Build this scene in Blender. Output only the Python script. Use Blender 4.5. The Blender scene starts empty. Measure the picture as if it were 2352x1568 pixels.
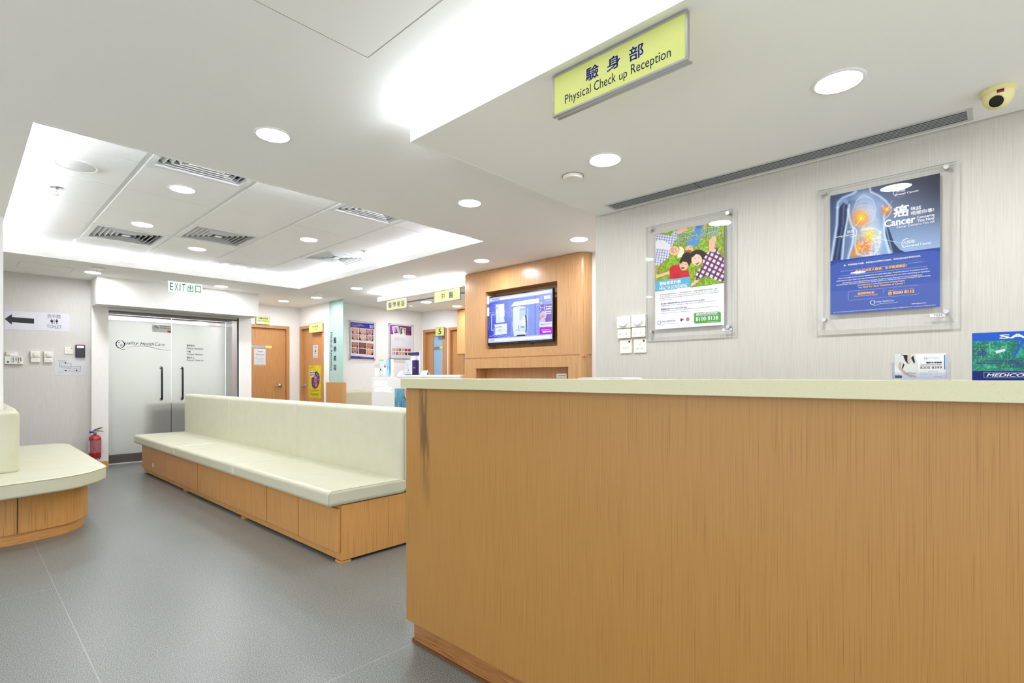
import bpy, bmesh, math, random
import numpy as np
from mathutils import Matrix, Vector
random.seed(7)
SC = bpy.context.scene
COL = SC.collection
PI = math.pi

# ------------------------------------------------------------------ camera
cam_d = bpy.data.cameras.new('camera')
cam = bpy.data.objects.new('camera', cam_d); COL.objects.link(cam)
cam_d.sensor_fit = 'HORIZONTAL'; cam_d.sensor_width = 36.0
cam_d.lens = 1195.0 / 2352.0 * 36.0
cam_d.shift_y = 82.0 / 2352.0
cam_d.clip_start = 0.02; cam_d.clip_end = 60
cam.location = (0, 0, 1.15)
cam.rotation_euler = (PI / 2, 0, -math.atan2(0.7300, 0.6835))
SC.camera = cam

# ------------------------------------------------------------------ world, exposure
w = bpy.data.worlds.new('world'); SC.world = w; w.use_nodes = True
w.node_tree.nodes['Background'].inputs[0].default_value = (0.89, 0.935, 1.0, 1)
w.node_tree.nodes['Background'].inputs[1].default_value = 1.15
SC.view_settings.view_transform = 'Standard'
SC.view_settings.look = 'None'
SC.view_settings.gamma = 1.0
SC.view_settings.use_curve_mapping = False
SC.view_settings.exposure = 1.04
SC.cycles.use_denoising = True
SC.cycles.denoising_prefilter = 'ACCURATE'
SC.cycles.max_bounces = 10
SC.cycles.diffuse_bounces = 6
SC.cycles.glossy_bounces = 4
SC.cycles.transparent_max_bounces = 12
SC.cycles.sample_clamp_indirect = 6.0
SC.cycles.caustics_reflective = False
SC.cycles.caustics_refractive = False
E_LAMP = 98.0      # downlight diffusers
E_COVE = 165.0; E_TRAY = 105.0      # fluorescent tubes in the ceiling coves
E_TV = 0.5

# ------------------------------------------------------------------ colours and materials
def lin(c):
    return tuple(((v / 255.0) / 12.92 if v / 255.0 <= 0.04045 else ((v / 255.0 + 0.055) / 1.055) ** 2.4) for v in c)
MATS = {}
def mat(name, rgb, rough=0.5, metal=0.0, spec=0.5, emit=None, coat=0.0):
    if name in MATS: return MATS[name]
    m = bpy.data.materials.new(name); m.use_nodes = True
    b = m.node_tree.nodes['Principled BSDF']
    c = lin(rgb) + (1,)
    b.inputs['Base Color'].default_value = c
    b.inputs['Roughness'].default_value = rough
    b.inputs['Metallic'].default_value = metal
    b.inputs['Specular IOR Level'].default_value = spec
    b.inputs['Coat Weight'].default_value = coat
    if emit:
        b.inputs['Emission Color'].default_value = c
        b.inputs['Emission Strength'].default_value = emit
    MATS[name] = m
    return m
def nodes(m): return m.node_tree.nodes, m.node_tree.links
def noise_mix(name, cols, scale, stops, rough=0.5, detail=3.0, bump=0.0, scale2=None, amt2=0.0, spec=0.5, nrough=0.55):
    """colour ramp over stretched world-space noise (grain, streaks, specks)"""
    m = mat(name, cols[0], rough, spec=spec); N, L = nodes(m); b = N['Principled BSDF']
    g = N.new('ShaderNodeNewGeometry'); mp = N.new('ShaderNodeMapping'); mp.vector_type = 'POINT'
    mp.inputs['Scale'].default_value = scale
    n = N.new('ShaderNodeTexNoise'); n.inputs['Scale'].default_value = 1.0; n.inputs['Detail'].default_value = detail
    n.inputs['Roughness'].default_value = nrough
    r = N.new('ShaderNodeValToRGB')
    e = r.color_ramp.elements
    while len(e) < len(cols): e.new(0.5)
    for i, (c, s) in enumerate(zip(cols, stops)):
        e[i].position = s; e[i].color = lin(c) + (1,)
    L.new(g.outputs['Position'], mp.inputs['Vector']); L.new(mp.outputs[0], n.inputs['Vector']); L.new(n.outputs[0], r.inputs[0])
    out = r.outputs[0]
    if scale2:
        mp2 = N.new('ShaderNodeMapping'); mp2.inputs['Scale'].default_value = scale2
        n2 = N.new('ShaderNodeTexNoise'); n2.inputs['Scale'].default_value = 1.0; n2.inputs['Detail'].default_value = 2.0
        mr = N.new('ShaderNodeMapRange'); mr.inputs[1].default_value = 1.15; mr.inputs[2].default_value = 0.7
        mr.inputs[3].default_value = 1 - amt2; mr.inputs[4].default_value = 1 + amt2
        mx = N.new('ShaderNodeVectorMath'); mx.operation = 'SCALE'
        L.new(g.outputs['Position'], mp2.inputs['Vector']); L.new(mp2.outputs[0], n2.inputs['Vector'])
        L.new(n2.outputs[0], mr.inputs[0]); L.new(out, mx.inputs[0]); L.new(mr.outputs[0], mx.inputs['Scale'])
        out = mx.outputs[0]
    L.new(out, b.inputs['Base Color'])
    if bump:
        bp = N.new('ShaderNodeBump'); bp.inputs['Strength'].default_value = bump; bp.inputs['Distance'].default_value = 0.001
        L.new(n.outputs[0], bp.inputs['Height']); L.new(bp.outputs[0], b.inputs['Normal'])
    return m
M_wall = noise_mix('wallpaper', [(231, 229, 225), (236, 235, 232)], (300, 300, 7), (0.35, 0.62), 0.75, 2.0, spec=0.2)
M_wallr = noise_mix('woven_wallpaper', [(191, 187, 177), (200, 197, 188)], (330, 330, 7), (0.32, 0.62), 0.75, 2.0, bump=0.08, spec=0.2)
M_walll = noise_mix('dimmed_wallpaper', [(206, 203, 198), (213, 211, 207)], (330, 330, 7), (0.32, 0.62), 0.75, 2.0, spec=0.2)  # wallpaper copy darkened so the left wall looks less brightly lit
M_ceil = mat('ceiling_paint', (243, 242, 238), 0.8, spec=0.2)
M_tile = noise_mix('ceiling_tile', [(232, 232, 230), (244, 244, 243)], (160, 160, 160), (0.30, 0.46), 0.85, 2.0, spec=0.15)
WC = [(160, 108, 54), (196, 142, 78), (204, 152, 88)]
M_wood = noise_mix('oak_veneer', WC, (230, 230, 3.2), (0.28, 0.45, 0.7), 0.38, 3.5, bump=0.12, scale2=(14, 14, 0.6), amt2=0.06)
M_woodh = noise_mix('oak_veneer_lengthwise', WC, (9, 9, 260), (0.28, 0.45, 0.7), 0.42, 3.0, scale2=(2, 2, 30), amt2=0.06)
M_woodd = noise_mix('oak_veneer_door', [(164, 112, 66), (190, 138, 86), (200, 150, 98)], (200, 200, 4), (0.25, 0.5, 0.75), 0.4, 3.0)
M_woodl = noise_mix('beech_veneer', [(186, 136, 82), (196, 150, 96)], (150, 150, 3), (0.35, 0.65), 0.4, 2.0)
M_slab = noise_mix('cream_solid_surface', [(170, 162, 116), (200, 196, 156), (205, 201, 163)], (330, 330, 330), (0.24, 0.30, 0.7), 0.22, 2.0)
M_leather = noise_mix('cream_leather', [(198, 196, 171), (203, 201, 178)], (9, 9, 9), (0.3, 0.7), 0.40, 3.0)
M_seam = mat('leather_seam', (168, 164, 128), 0.6)
M_white = mat('white_plastic', (232, 230, 220), 0.35)
M_whitep = mat('white_paint', (236, 236, 234), 0.45)
M_grille = mat('white_enamel_metal', (226, 227, 226), 0.4)
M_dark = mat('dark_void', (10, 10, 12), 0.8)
M_black = mat('black_plastic', (12, 12, 14), 0.22)
M_alu = mat('brushed_aluminium', (190, 190, 188), 0.32, 1.0)
M_chrome = mat('polished_steel', (225, 225, 228), 0.10, 1.0)
M_brown = mat('bronze_rail', (96, 88, 82), 0.45, 0.6)
M_yellow = mat('yellow_sign_face', (206, 211, 122), 0.3)
M_navy = mat('navy_print', (10, 12, 96), 0.6, spec=0.1)
M_dprint = mat('dark_navy_print', (20, 22, 62), 0.6, spec=0.1)
M_ink = mat('black_print', (26, 26, 30), 0.6)
M_grey = mat('grey_print', (120, 122, 128), 0.6)
M_wprint = mat('white_print', (226, 226, 226), 0.5)
M_paper = mat('white_paper', (222, 222, 227), 0.6)
M_red = mat('red_enamel', (150, 8, 22), 0.25, coat=0.3)
M_lamp = mat('lamp_diffuser', (248, 250, 255), 0.5, emit=E_LAMP)
M_tube = mat('fluorescent_tube', (236, 244, 255), 0.5, emit=E_COVE)
M_tray = mat('tray_fluorescent_tube', (236, 244, 255), 0.5, emit=E_TRAY)
M_blueglass = mat('pale_blue_panel', (150, 182, 214), 0.3)
M_gap = mat('painted_gap_shade', (40, 26, 14), 0.8)

def glass_mat(name, rgb, refl=1.0, tint=0.97):
    m = bpy.data.materials.new(name); m.use_nodes = True; N, L = nodes(m); N.clear()
    o = N.new('ShaderNodeOutputMaterial'); t = N.new('ShaderNodeBsdfTransparent'); g = N.new('ShaderNodeBsdfGlossy')
    g.inputs['Roughness'].default_value = 0.01
    f = N.new('ShaderNodeFresnel'); f.inputs[0].default_value = 1.48
    mu = N.new('ShaderNodeMath'); mu.operation = 'MULTIPLY'; mu.inputs[1].default_value = refl
    t.inputs[0].default_value = tuple(v * tint for v in lin(rgb)) + (1,)
    x = N.new('ShaderNodeMixShader'); L.new(f.outputs[0], mu.inputs[0])
    gg = N.new('ShaderNodeNewGeometry'); iv = N.new('ShaderNodeMath'); iv.operation = 'SUBTRACT'; iv.inputs[0].default_value = 1.0
    m2 = N.new('ShaderNodeMath'); m2.operation = 'MULTIPLY'      # no total reflection on the inner faces of a thin sheet
    L.new(gg.outputs['Backfacing'], iv.inputs[1]); L.new(mu.outputs[0], m2.inputs[0]); L.new(iv.outputs[0], m2.inputs[1]); L.new(m2.outputs[0], x.inputs[0])
    L.new(t.outputs[0], x.inputs[1]); L.new(g.outputs[0], x.inputs[2]); L.new(x.outputs[0], o.inputs[0])
    return m
M_acrylic = glass_mat('clear_acrylic', (255, 255, 255), 0.8, .995)
M_acryl_edge = mat('acrylic_edge', (196, 206, 204), 0.15)
def frosted(name, rgb, mixf, rough, trans_rgb):
    m = bpy.data.materials.new(name); m.use_nodes = True; N, L = nodes(m); b = N['Principled BSDF']
    b.inputs['Base Color'].default_value = lin(trans_rgb) + (1,)
    b.inputs['Transmission Weight'].default_value = 1.0; b.inputs['Roughness'].default_value = rough
    b.inputs['IOR'].default_value = 1.2
    d = N.new('ShaderNodeBsdfTranslucent'); d.inputs[0].default_value = lin(rgb) + (1,)
    d2 = N.new('ShaderNodeBsdfDiffuse'); d2.inputs[0].default_value = lin(rgb) + (1,)
    x0 = N.new('ShaderNodeMixShader'); x0.inputs[0].default_value = 0.5
    L.new(d.outputs[0], x0.inputs[1]); L.new(d2.outputs[0], x0.inputs[2])
    x = N.new('ShaderNodeMixShader'); x.inputs[0].default_value = mixf
    o = N['Material Output']; L.new(b.outputs[0], x.inputs[1]); L.new(x0.outputs[0], x.inputs[2]); L.new(x.outputs[0], o.inputs[0])
    return m
M_frost = frosted('frosted_glass', (228, 229, 222), 0.5, 0.35, (240, 240, 232))
M_greenglass = frosted('green_screen_glass', (216, 240, 234), 0.8, 0.3, (200, 228, 222))

# floor: grey flecked vinyl sheet with welded seams
def floor_mat():
    m = mat('grey_flecked_vinyl', (140, 141, 135), 0.32); N, L = nodes(m); b = N['Principled BSDF']
    g = N.new('ShaderNodeNewGeometry')
    n = N.new('ShaderNodeTexNoise'); n.inputs['Scale'].default_value = 240; n.inputs['Detail'].default_value = 2.0; n.inputs['Roughness'].default_value = 0.7
    r = N.new('ShaderNodeValToRGB'); e = r.color_ramp.elements
    for _ in range(2): e.new(0.5)
    for i, (c, s) in enumerate([((30, 32, 36), 0.36), ((104, 107, 103), 0.44), ((122, 125, 121), 0.57), ((178, 180, 174), 0.66)]):
        e[i].position = s; e[i].color = lin(c) + (1,)
    L.new(g.outputs['Position'], n.inputs['Vector']); L.new(n.outputs[0], r.inputs[0])
    sx = N.new('ShaderNodeSeparateXYZ'); L.new(g.outputs['Position'], sx.inputs[0])
    def M(op, a, bb):
        q = N.new('ShaderNodeMath'); q.operation = op
        for i, v in enumerate((a, bb)):
            if v is None: continue
            if isinstance(v, (int, float)): q.inputs[i].default_value = v
            else: L.new(v, q.inputs[i])
        return q.outputs[0]
    def line(sock, at, wd): return M('LESS_THAN', M('ABSOLUTE', M('SUBTRACT', sock, at), None), wd)
    s1 = line(sx.outputs[0], 0.37, 0.0018)
    s2 = M('MULTIPLY', line(sx.outputs[1], 3.765, 0.0018), M('LESS_THAN', sx.outputs[0], 0.37))
    s3 = M('MULTIPLY', line(sx.outputs[1], 1.85, 0.0022), M('GREATER_THAN', sx.outputs[0], 0.37))
    s = M('MAXIMUM', M('MAXIMUM', s1, s2), s3)
    mx = N.new('ShaderNodeMixRGB'); mx.inputs[2].default_value = lin((148, 149, 143)) + (1,)
    L.new(s, mx.inputs[0]); L.new(r.outputs[0], mx.inputs[1]); L.new(mx.outputs[0], b.inputs['Base Color'])
    n2 = N.new('ShaderNodeTexNoise'); n2.inputs['Scale'].default_value = 2.2; n2.inputs['Detail'].default_value = 3
    mr = N.new('ShaderNodeMapRange'); mr.inputs[3].default_value = 0.29; mr.inputs[4].default_value = 0.38
    L.new(g.outputs['Position'], n2.inputs['Vector']); L.new(n2.outputs[0], mr.inputs[0]); L.new(mr.outputs[0], b.inputs['Roughness'])
    bp = N.new('ShaderNodeBump'); bp.inputs['Strength'].default_value = 0.06; bp.inputs['Distance'].default_value = 0.001
    n3 = N.new('ShaderNodeTexNoise'); n3.inputs['Scale'].default_value = 70
    L.new(g.outputs['Position'], n3.inputs['Vector']); L.new(n3.outputs[0], bp.inputs['Height']); L.new(bp.outputs[0], b.inputs['Normal'])
    b.inputs['Specular IOR Level'].default_value = 0.55
    return m
M_floor = floor_mat()

# ------------------------------------------------------------------ mesh helpers
class MB:
    def __init__(s): s.bm = bmesh.new(); s.mats = []; s.cur = 0
    def m(s, mt):
        if mt not in s.mats: s.mats.append(mt)
        s.cur = s.mats.index(mt); return s
    def _f(s, vs):
        try:
            f = s.bm.faces.new(vs); f.material_index = s.cur; return f
        except ValueError: return None
    def box(s, x0, x1, y0, y1, z0, z1):
        v = [s.bm.verts.new(p) for p in ((x0,y0,z0),(x1,y0,z0),(x1,y1,z0),(x0,y1,z0),(x0,y0,z1),(x1,y0,z1),(x1,y1,z1),(x0,y1,z1))]
        for q in ((3,2,1,0),(4,5,6,7),(0,1,5,4),(1,2,6,5),(2,3,7,6),(3,0,4,7)): s._f([v[i] for i in q])
        return s
    def prism(s, pts, z0, z1, axis='z'):
        """extrude polygon; axis z: pts=(x,y); axis x: pts=(y,z); axis y: pts=(x,z)"""
        def P(a, b, c):
            return {'z': (a, b, c), 'x': (c, a, b), 'y': (a, c, b)}[axis]
        lo = [s.bm.verts.new(P(a, b, z0)) for a, b in pts]; hi = [s.bm.verts.new(P(a, b, z1)) for a, b in pts]
        n = len(pts)
        s._f(lo[::-1]); s._f(hi)
        for i in range(n): s._f([lo[i], lo[(i+1) % n], hi[(i+1) % n], hi[i]])
        return s
    def poly(s, pts):
        s._f([s.bm.verts.new(p) for p in pts]); return s
    def cyl(s, p0, p1, r0, r1=None, seg=20, caps=True):
        r1 = r0 if r1 is None else r1
        p0, p1 = Vector(p0), Vector(p1); d = (p1 - p0).normalized()
        a = d.orthogonal().normalized(); b = d.cross(a)
        R0 = [s.bm.verts.new(p0 + (a*math.cos(t) + b*math.sin(t))*r0) for t in (2*PI*i/seg for i in range(seg))]
        R1 = [s.bm.verts.new(p1 + (a*math.cos(t) + b*math.sin(t))*r1) for t in (2*PI*i/seg for i in range(seg))]
        for i in range(seg): s._f([R0[i], R0[(i+1) % seg], R1[(i+1) % seg], R1[i]])
        if caps: s._f(R0[::-1]); s._f(R1)
        return s
    def tube(s, pts, r, seg=10, closed=False):
        pts = [Vector(p) for p in pts]; n = len(pts); rings = []; up = None
        for i, p in enumerate(pts):
            a = pts[(i-1) % n] if (closed or i > 0) else p
            b = pts[(i+1) % n] if (closed or i < n-1) else p
            t = (b - a).normalized()
            if up is None: up = t.orthogonal().normalized()
            up = (up - t * up.dot(t)).normalized(); q = t.cross(up)
            rr = r[i] if isinstance(r, (list, tuple)) else r
            rings.append([s.bm.verts.new(p + (up*math.cos(2*PI*k/seg) + q*math.sin(2*PI*k/seg))*rr) for k in range(seg)])
        for i in range(n if closed else n-1):
            A, B = rings[i], rings[(i+1) % n]
            for k in range(seg): s._f([A[k], A[(k+1) % seg], B[(k+1) % seg], B[k]])
        if not closed: s._f(rings[0][::-1]); s._f(rings[-1])
        return s
    def lathe(s, prof, c=(0,0,0), seg=36, axis='z', cap=True):
        rings = []
        for r, h in prof:
            ring = []
            for k in range(seg):
                t = 2*PI*k/seg; x, y = r*math.cos(t), r*math.sin(t)
                p = {'z': (x, y, h), 'y': (x, h, -y), 'x': (h, x, y)}[axis]
                ring.append(s.bm.verts.new((p[0]+c[0], p[1]+c[1], p[2]+c[2])))
            rings.append(ring)
        for a, b in zip(rings, rings[1:]):
            for k in range(seg): s._f([a[k], a[(k+1) % seg], b[(k+1) % seg], b[k]])
        if cap: s._f(rings[0][::-1]); s._f(rings[-1])
        return s
    def build(s, name, mt=None, parent=None, bevel=0.0, bseg=3, smooth=False, loc=None, ang=35):
        bmesh.ops.recalc_face_normals(s.bm, faces=s.bm.faces[:])
        me = bpy.data.meshes.new(name); s.bm.to_mesh(me); s.bm.free()
        for x in (s.mats or [mt]): me.materials.append(x)
        o = bpy.data.objects.new(name, me); COL.objects.link(o)
        if parent: o.parent = parent
        if loc: o.location = loc
        if bevel:
            md = o.modifiers.new('bevel', 'BEVEL'); md.width = bevel; md.segments = bseg; md.limit_method = 'ANGLE'
            md.angle_limit = math.radians(ang); md.harden_normals = True
            smooth = True
        if smooth:
            me.polygons.foreach_set('use_smooth', [True]*len(me.polygons))
            if not bevel: me.set_sharp_from_angle(angle=math.radians(40))
        return o
def tag(o, label=None, cat=None, group=None, kind=None):
    if label: o['label'] = label
    if cat: o['category'] = cat
    if group: o['group'] = group
    if kind: o['kind'] = kind
    return o
def thing(name, label, cat, loc=(0,0,0), rz=0.0, group=None):
    o = bpy.data.objects.new(name, None); COL.objects.link(o); o.empty_display_size = 0.05
    o.location = loc; o.rotation_euler = (0, 0, rz)
    return tag(o, label, cat, group)
def struct(o): return tag(o, kind='structure')
def face_nx(o, x, y, z):      # panel on a wall that faces -X: local x runs right as seen, y up, z out of the wall
    o.rotation_euler = Matrix(((0,0,-1),(-1,0,0),(0,1,0))).to_euler(); o.location = (x, y, z)
def face_ny(o, x, y, z):      # panel on a wall that faces -Y
    o.rotation_euler = Matrix(((1,0,0),(0,0,-1),(0,1,0))).to_euler(); o.location = (x, y, z)
def copy_tree(o, parent=None):
    c = o.copy(); COL.objects.link(c)
    if parent: c.parent = parent
    for ch in list(o.children): copy_tree(ch, c)
    return c
def rrect(x0, x1, y0, y1, r, n=5):
    pts = []
    for cx, cy, a0 in ((x1-r, y0+r, -PI/2), (x1-r, y1-r, 0), (x0+r, y1-r, PI/2), (x0+r, y0+r, PI)):
        for i in range(n+1):
            a = a0 + PI/2*i/n; pts.append((cx + r*math.cos(a), cy + r*math.sin(a)))
    return pts

# ------------------------------------------------------------------ lettering
TCACHE = {}
def text_geo(s, off=0.0, shear=0.0, sp=1.0):
    k = (s, off, shear, sp)
    if k in TCACHE: return TCACHE[k]
    c = bpy.data.curves.new('t', 'FONT'); c.body = s; c.resolution_u = 3; c.shear = shear; c.space_character = sp
    o = bpy.data.objects.new('t', c); COL.objects.link(o)
    bpy.context.view_layer.update()
    dg = bpy.context.evaluated_depsgraph_get(); me = bpy.data.meshes.new_from_object(o.evaluated_get(dg))
    V = np.zeros(len(me.vertices)*3); me.vertices.foreach_get('co', V); V = V.reshape(-1, 3)[:, :2]
    F = [tuple(p.vertices) for p in me.polygons]
    bpy.data.objects.remove(o); bpy.data.curves.remove(c); bpy.data.meshes.remove(me)
    Z = np.zeros(len(V))
    if off and len(V):        # heavier weight: the glyph laid down again, nudged each way
        n = len(V); d = off*1.1; VV, FF, ZZ = [], [], []
        for i, (dx, dy) in enumerate(((0, 0), (d, 0), (-d, 0), (0, d*.8), (0, -d*.8), (d*.7, d*.6), (-d*.7, d*.6), (d*.7, -d*.6), (-d*.7, -d*.6))):
            VV.append(V + np.array([dx, dy])); ZZ.append(np.full(n, i*4.5e-5)); FF += [tuple(k+i*n for k in f) for f in F]
        V = np.concatenate(VV); F = FF; Z = np.concatenate(ZZ)
    if len(V):
        V = V - V.min(0); V = V / np.maximum(V.max(0), 1e-6)
    TCACHE[k] = (V, F, Z); return TCACHE[k]
def letters(parent, mt, items, z, hom=None, name='lettering'):
    """items: (text, bottom-left, top-right[, opts]) in panel metres, or in traced units when hom is given"""
    VV, FF = [], []; n = 0
    for it in items:
        s, a, b = it[:3]; op = it[3] if len(it) > 3 and isinstance(it[3], dict) else {}
        if hom is not None:
            if isinstance(b, (int, float)):      # right edge and height in traced units, measured at the left edge
                h_ = it[3]; op = it[4] if len(it) > 4 else {}
                p_, q_ = a, b; a = hom.uv(*p_); b = (hom.uv(q_, p_[1])[0], hom.uv(p_[0], p_[1]-h_)[1])
            else: a, b = hom.uv(*a), hom.uv(*b)
        V, F, Z = text_geo(s, op.get('off', 0.0), op.get('shear', 0.0), op.get('sp', 1.0))
        if not len(V): continue
        if op.get('rot'):      # read top to bottom
            X = a[0] + V[:, 1]*(b[0]-a[0]); Y = b[1] - V[:, 0]*(b[1]-a[1])
        else:
            X = a[0] + V[:, 0]*(b[0]-a[0]); Y = a[1] + V[:, 1]*(b[1]-a[1])
        VV += [(x, y, z+dz) for x, y, dz in zip(X, Y, Z)]; FF += [tuple(i+n for i in f) for f in F]; n += len(V)
    me = bpy.data.meshes.new(name); me.from_pydata(VV, [], FF); me.materials.append(mt)
    o = bpy.data.objects.new(name, me); COL.objects.link(o); o.parent = parent
    return o

# ------------------------------------------------------------------ printed pictures (vertex-coloured sheets)
class Hom:
    """maps traced picture units (corner list TL,TR,BR,BL) onto a W x H sheet"""
    def __init__(s, W, H, c):
        s.W, s.H = W, H
        dst = [(0, H), (W, H), (W, 0), (0, 0)]; A = []; B = []
        for (x, y), (u, v) in zip(c, dst):
            A.append([x, y, 1, 0, 0, 0, -u*x, -u*y]); B.append(u)
            A.append([0, 0, 0, x, y, 1, -v*x, -v*y]); B.append(v)
        h = np.linalg.solve(np.array(A, float), np.array(B, float))
        s.M = np.append(h, 1).reshape(3, 3); s.I = np.linalg.inv(s.M)
    def uv(s, x, y):
        p = s.M @ np.array([x, y, 1.0]); return (p[0]/p[2], p[1]/p[2])
class Art(Hom):
    def __init__(s, W, H, c, nx, base=(255, 255, 255)):
        super().__init__(W, H, c)
        s.nx = nx; s.ny = max(2, int(nx*H/W))
        U, V = np.meshgrid(np.linspace(0, W, s.nx), np.linspace(0, H, s.ny)); s.U, s.V = U, V
        q = s.I @ np.stack([U.ravel(), V.ravel(), np.ones(U.size)]); s.X = (q[0]/q[2]).reshape(U.shape); s.Y = (q[1]/q[2]).reshape(U.shape)
        s.C = np.ones(U.shape + (3,))*np.array(base, float)
        s.rng = np.random.RandomState(3)
    def put(s, a, col):
        a = np.clip(a, 0, 1)[..., None]; s.C = s.C*(1-a) + np.array(col, float)*a if not isinstance(col, np.ndarray) else s.C*(1-a) + col*a
    def pmask(s, pts):
        X, Y = s.X, s.Y; ins = np.zeros(X.shape, bool); n = len(pts)
        for i in range(n):
            x1, y1 = pts[i]; x2, y2 = pts[(i+1) % n]
            if y1 == y2: continue
            c = ((y1 > Y) != (y2 > Y)) & (X < (x2-x1)*(Y-y1)/(y2-y1) + x1); ins ^= c
        return ins
    def poly(s, pts, col, a=1.0): s.put(s.pmask(pts)*a, col)
    def ell(s, cx, cy, rx, ry, col, a=1.0, ang=0.0, soft=0.0):
        t = math.radians(ang); dx, dy = s.X-cx, s.Y-cy
        d = np.sqrt(((dx*math.cos(t)+dy*math.sin(t))/rx)**2 + ((-dx*math.sin(t)+dy*math.cos(t))/ry)**2)
        s.put((np.clip((1-d)/max(soft, 1e-6), 0, 1) if soft else (d < 1))*a, col)
    def glow(s, cx, cy, r, col, a=1.0):
        d = ((s.X-cx)**2 + (s.Y-cy)**2)/(r*r); s.put(np.exp(-d*2)*a, col)
    def line(s, pts, wd, col, a=1.0, soft=False):
        D = np.full(s.X.shape, 1e9)
        for (x1, y1), (x2, y2) in zip(pts, pts[1:]):
            L2 = (x2-x1)**2 + (y2-y1)**2 + 1e-9; t = np.clip(((s.X-x1)*(x2-x1) + (s.Y-y1)*(y2-y1))/L2, 0, 1)
            D = np.minimum(D, np.hypot(s.X-x1-t*(x2-x1), s.Y-y1-t*(y2-y1)))
        s.put((np.exp(-(D/wd)**2) if soft else np.clip(wd/2-D+0.5, 0, 1))*a, col)
    def noise(s, cell, lo, hi):
        """smooth value noise in [lo,hi]"""
        ny, nx = s.X.shape; gy, gx = int(ny/cell)+3, int(nx/cell)+3
        g = s.rng.rand(gy, gx); yy = np.arange(ny)/cell; xx = np.arange(nx)/cell
        y0 = yy.astype(int); x0 = xx.astype(int); fy = (yy-y0)[:, None]; fx = (xx-x0)[None, :]
        a = g[np.ix_(y0, x0)]*(1-fx) + g[np.ix_(y0, x0+1)]*fx; b = g[np.ix_(y0+1, x0)]*(1-fx) + g[np.ix_(y0+1, x0+1)]*fx
        return lo + (hi-lo)*(a*(1-fy) + b*fy)
    def build(s, name, parent, z, mt, thick=0.0012):
        ny, nx = s.X.shape
        co = np.stack([s.U.ravel(), s.V.ravel(), np.full(s.U.size, z)], 1)
        idx = np.arange(nx*ny).reshape(ny, nx)
        F = np.stack([idx[:-1, :-1], idx[:-1, 1:], idx[1:, 1:], idx[1:, :-1]], -1).reshape(-1, 4)
        me = bpy.data.meshes.new(name); me.vertices.add(len(co)); me.vertices.foreach_set('co', co.ravel())
        me.loops.add(F.size); me.loops.foreach_set('vertex_index', F.ravel())
        me.polygons.add(len(F)); me.polygons.foreach_set('loop_start', np.arange(len(F))*4)
        me.update(calc_edges=True)
        c = np.clip(s.C.reshape(-1, 3)/255.0, 0, 1); c = np.where(c <= 0.04045, c/12.92, ((c+0.055)/1.055)**2.4)
        at = me.color_attributes.new('print', 'FLOAT_COLOR', 'POINT')
        at.data.foreach_set('color', np.concatenate([c, np.ones((len(c), 1))], 1).ravel())
        me.materials.append(mt)
        o = bpy.data.objects.new(name, me); COL.objects.link(o); o.parent = parent
        return o
def print_mat(name, rough, emit=0.0, coat=0.0):
    m = bpy.data.materials.new(name); m.use_nodes = True; N, L = nodes(m); b = N['Principled BSDF']
    a = N.new('ShaderNodeVertexColor'); a.layer_name = 'print'
    sc_ = N.new('ShaderNodeVectorMath'); sc_.operation = 'SCALE'; sc_.inputs['Scale'].default_value = 0.80
    L.new(a.outputs[0], sc_.inputs[0]); L.new(sc_.outputs[0], b.inputs['Base Color']); b.inputs['Specular IOR Level'].default_value = 0.25; b.inputs['Roughness'].default_value = rough; b.inputs['Coat Weight'].default_value = coat
    b.inputs['Coat Roughness'].default_value = 0.05
    if emit:
        L.new(a.outputs[0], b.inputs['Emission Color']); b.inputs['Emission Strength'].default_value = emit
        b.inputs['Base Color'].default_value = (0.01, 0.01, 0.01, 1)
        L.remove(b.inputs['Base Color'].links[0])
    return m
M_print = print_mat('printed_paper', 0.45)
M_screen = print_mat('lit_screen', 0.2, emit=E_TV)

# =================================================================== THE SETTING
ZM, ZB, ZT = 2.37, 2.25, 2.50
b = MB(); b.box(-2.6, 6.1, -2.6, 10.8, -0.05, 0.0); struct(b.build('floor', M_floor))

ceil = bpy.data.objects.new('ceiling', None); COL.objects.link(ceil); struct(ceil)
# flat plaster ceiling around the raised tray
TX0, TX1, TY0, TY1 = 0.25, 3.24, 3.375, 7.06
b = MB()
b.box(-2.6, TX0, -2.6, 9.1, ZM, ZM+0.02); b.box(TX1, 6.1, -2.6, 9.1, ZM, ZM+0.02)
b.box(TX0, TX1, -2.6, TY0, ZM, ZM+0.02); b.box(TX0, TX1, TY1, 9.1, ZM, ZM+0.02)
b.box(1.2, 3.0, 8.5, 10.7, ZM, ZM+0.02)
b.build('plaster_ceiling', M_ceil, ceil)
b = MB(); q = 0.02; zf = ZM+0.058
b.box(TX0-q, TX0+.002, TY0-q, TY1+q, ZM-.0005, zf); b.box(TX1-.002, TX1+q, TY0-q, TY1+q, ZM-.0005, zf)
b.box(TX0+.002, TX1-.002, TY0-q, TY0+.002, ZM-.0005, zf); b.box(TX0+.002, TX1-.002, TY1-.002, TY1+q, ZM-.0005, zf)
b.build('tray_lip', M_ceil, ceil)
b = MB(); g = 0.22
b.box(TX0-g-.02, TX0-g, TY0-g, TY1+g, ZM+.02, ZT+.03); b.box(TX1+g, TX1+g+.02, TY0-g, TY1+g, ZM+.02, ZT+.03)
b.box(TX0-g, TX1+g, TY0-g-.02, TY0-g, ZM+.02, ZT+.03); b.box(TX0-g, TX1+g, TY1+g, TY1+g+.02, ZM+.02, ZT+.03)
b.build('tray_wall', M_ceil, ceil)
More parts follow.
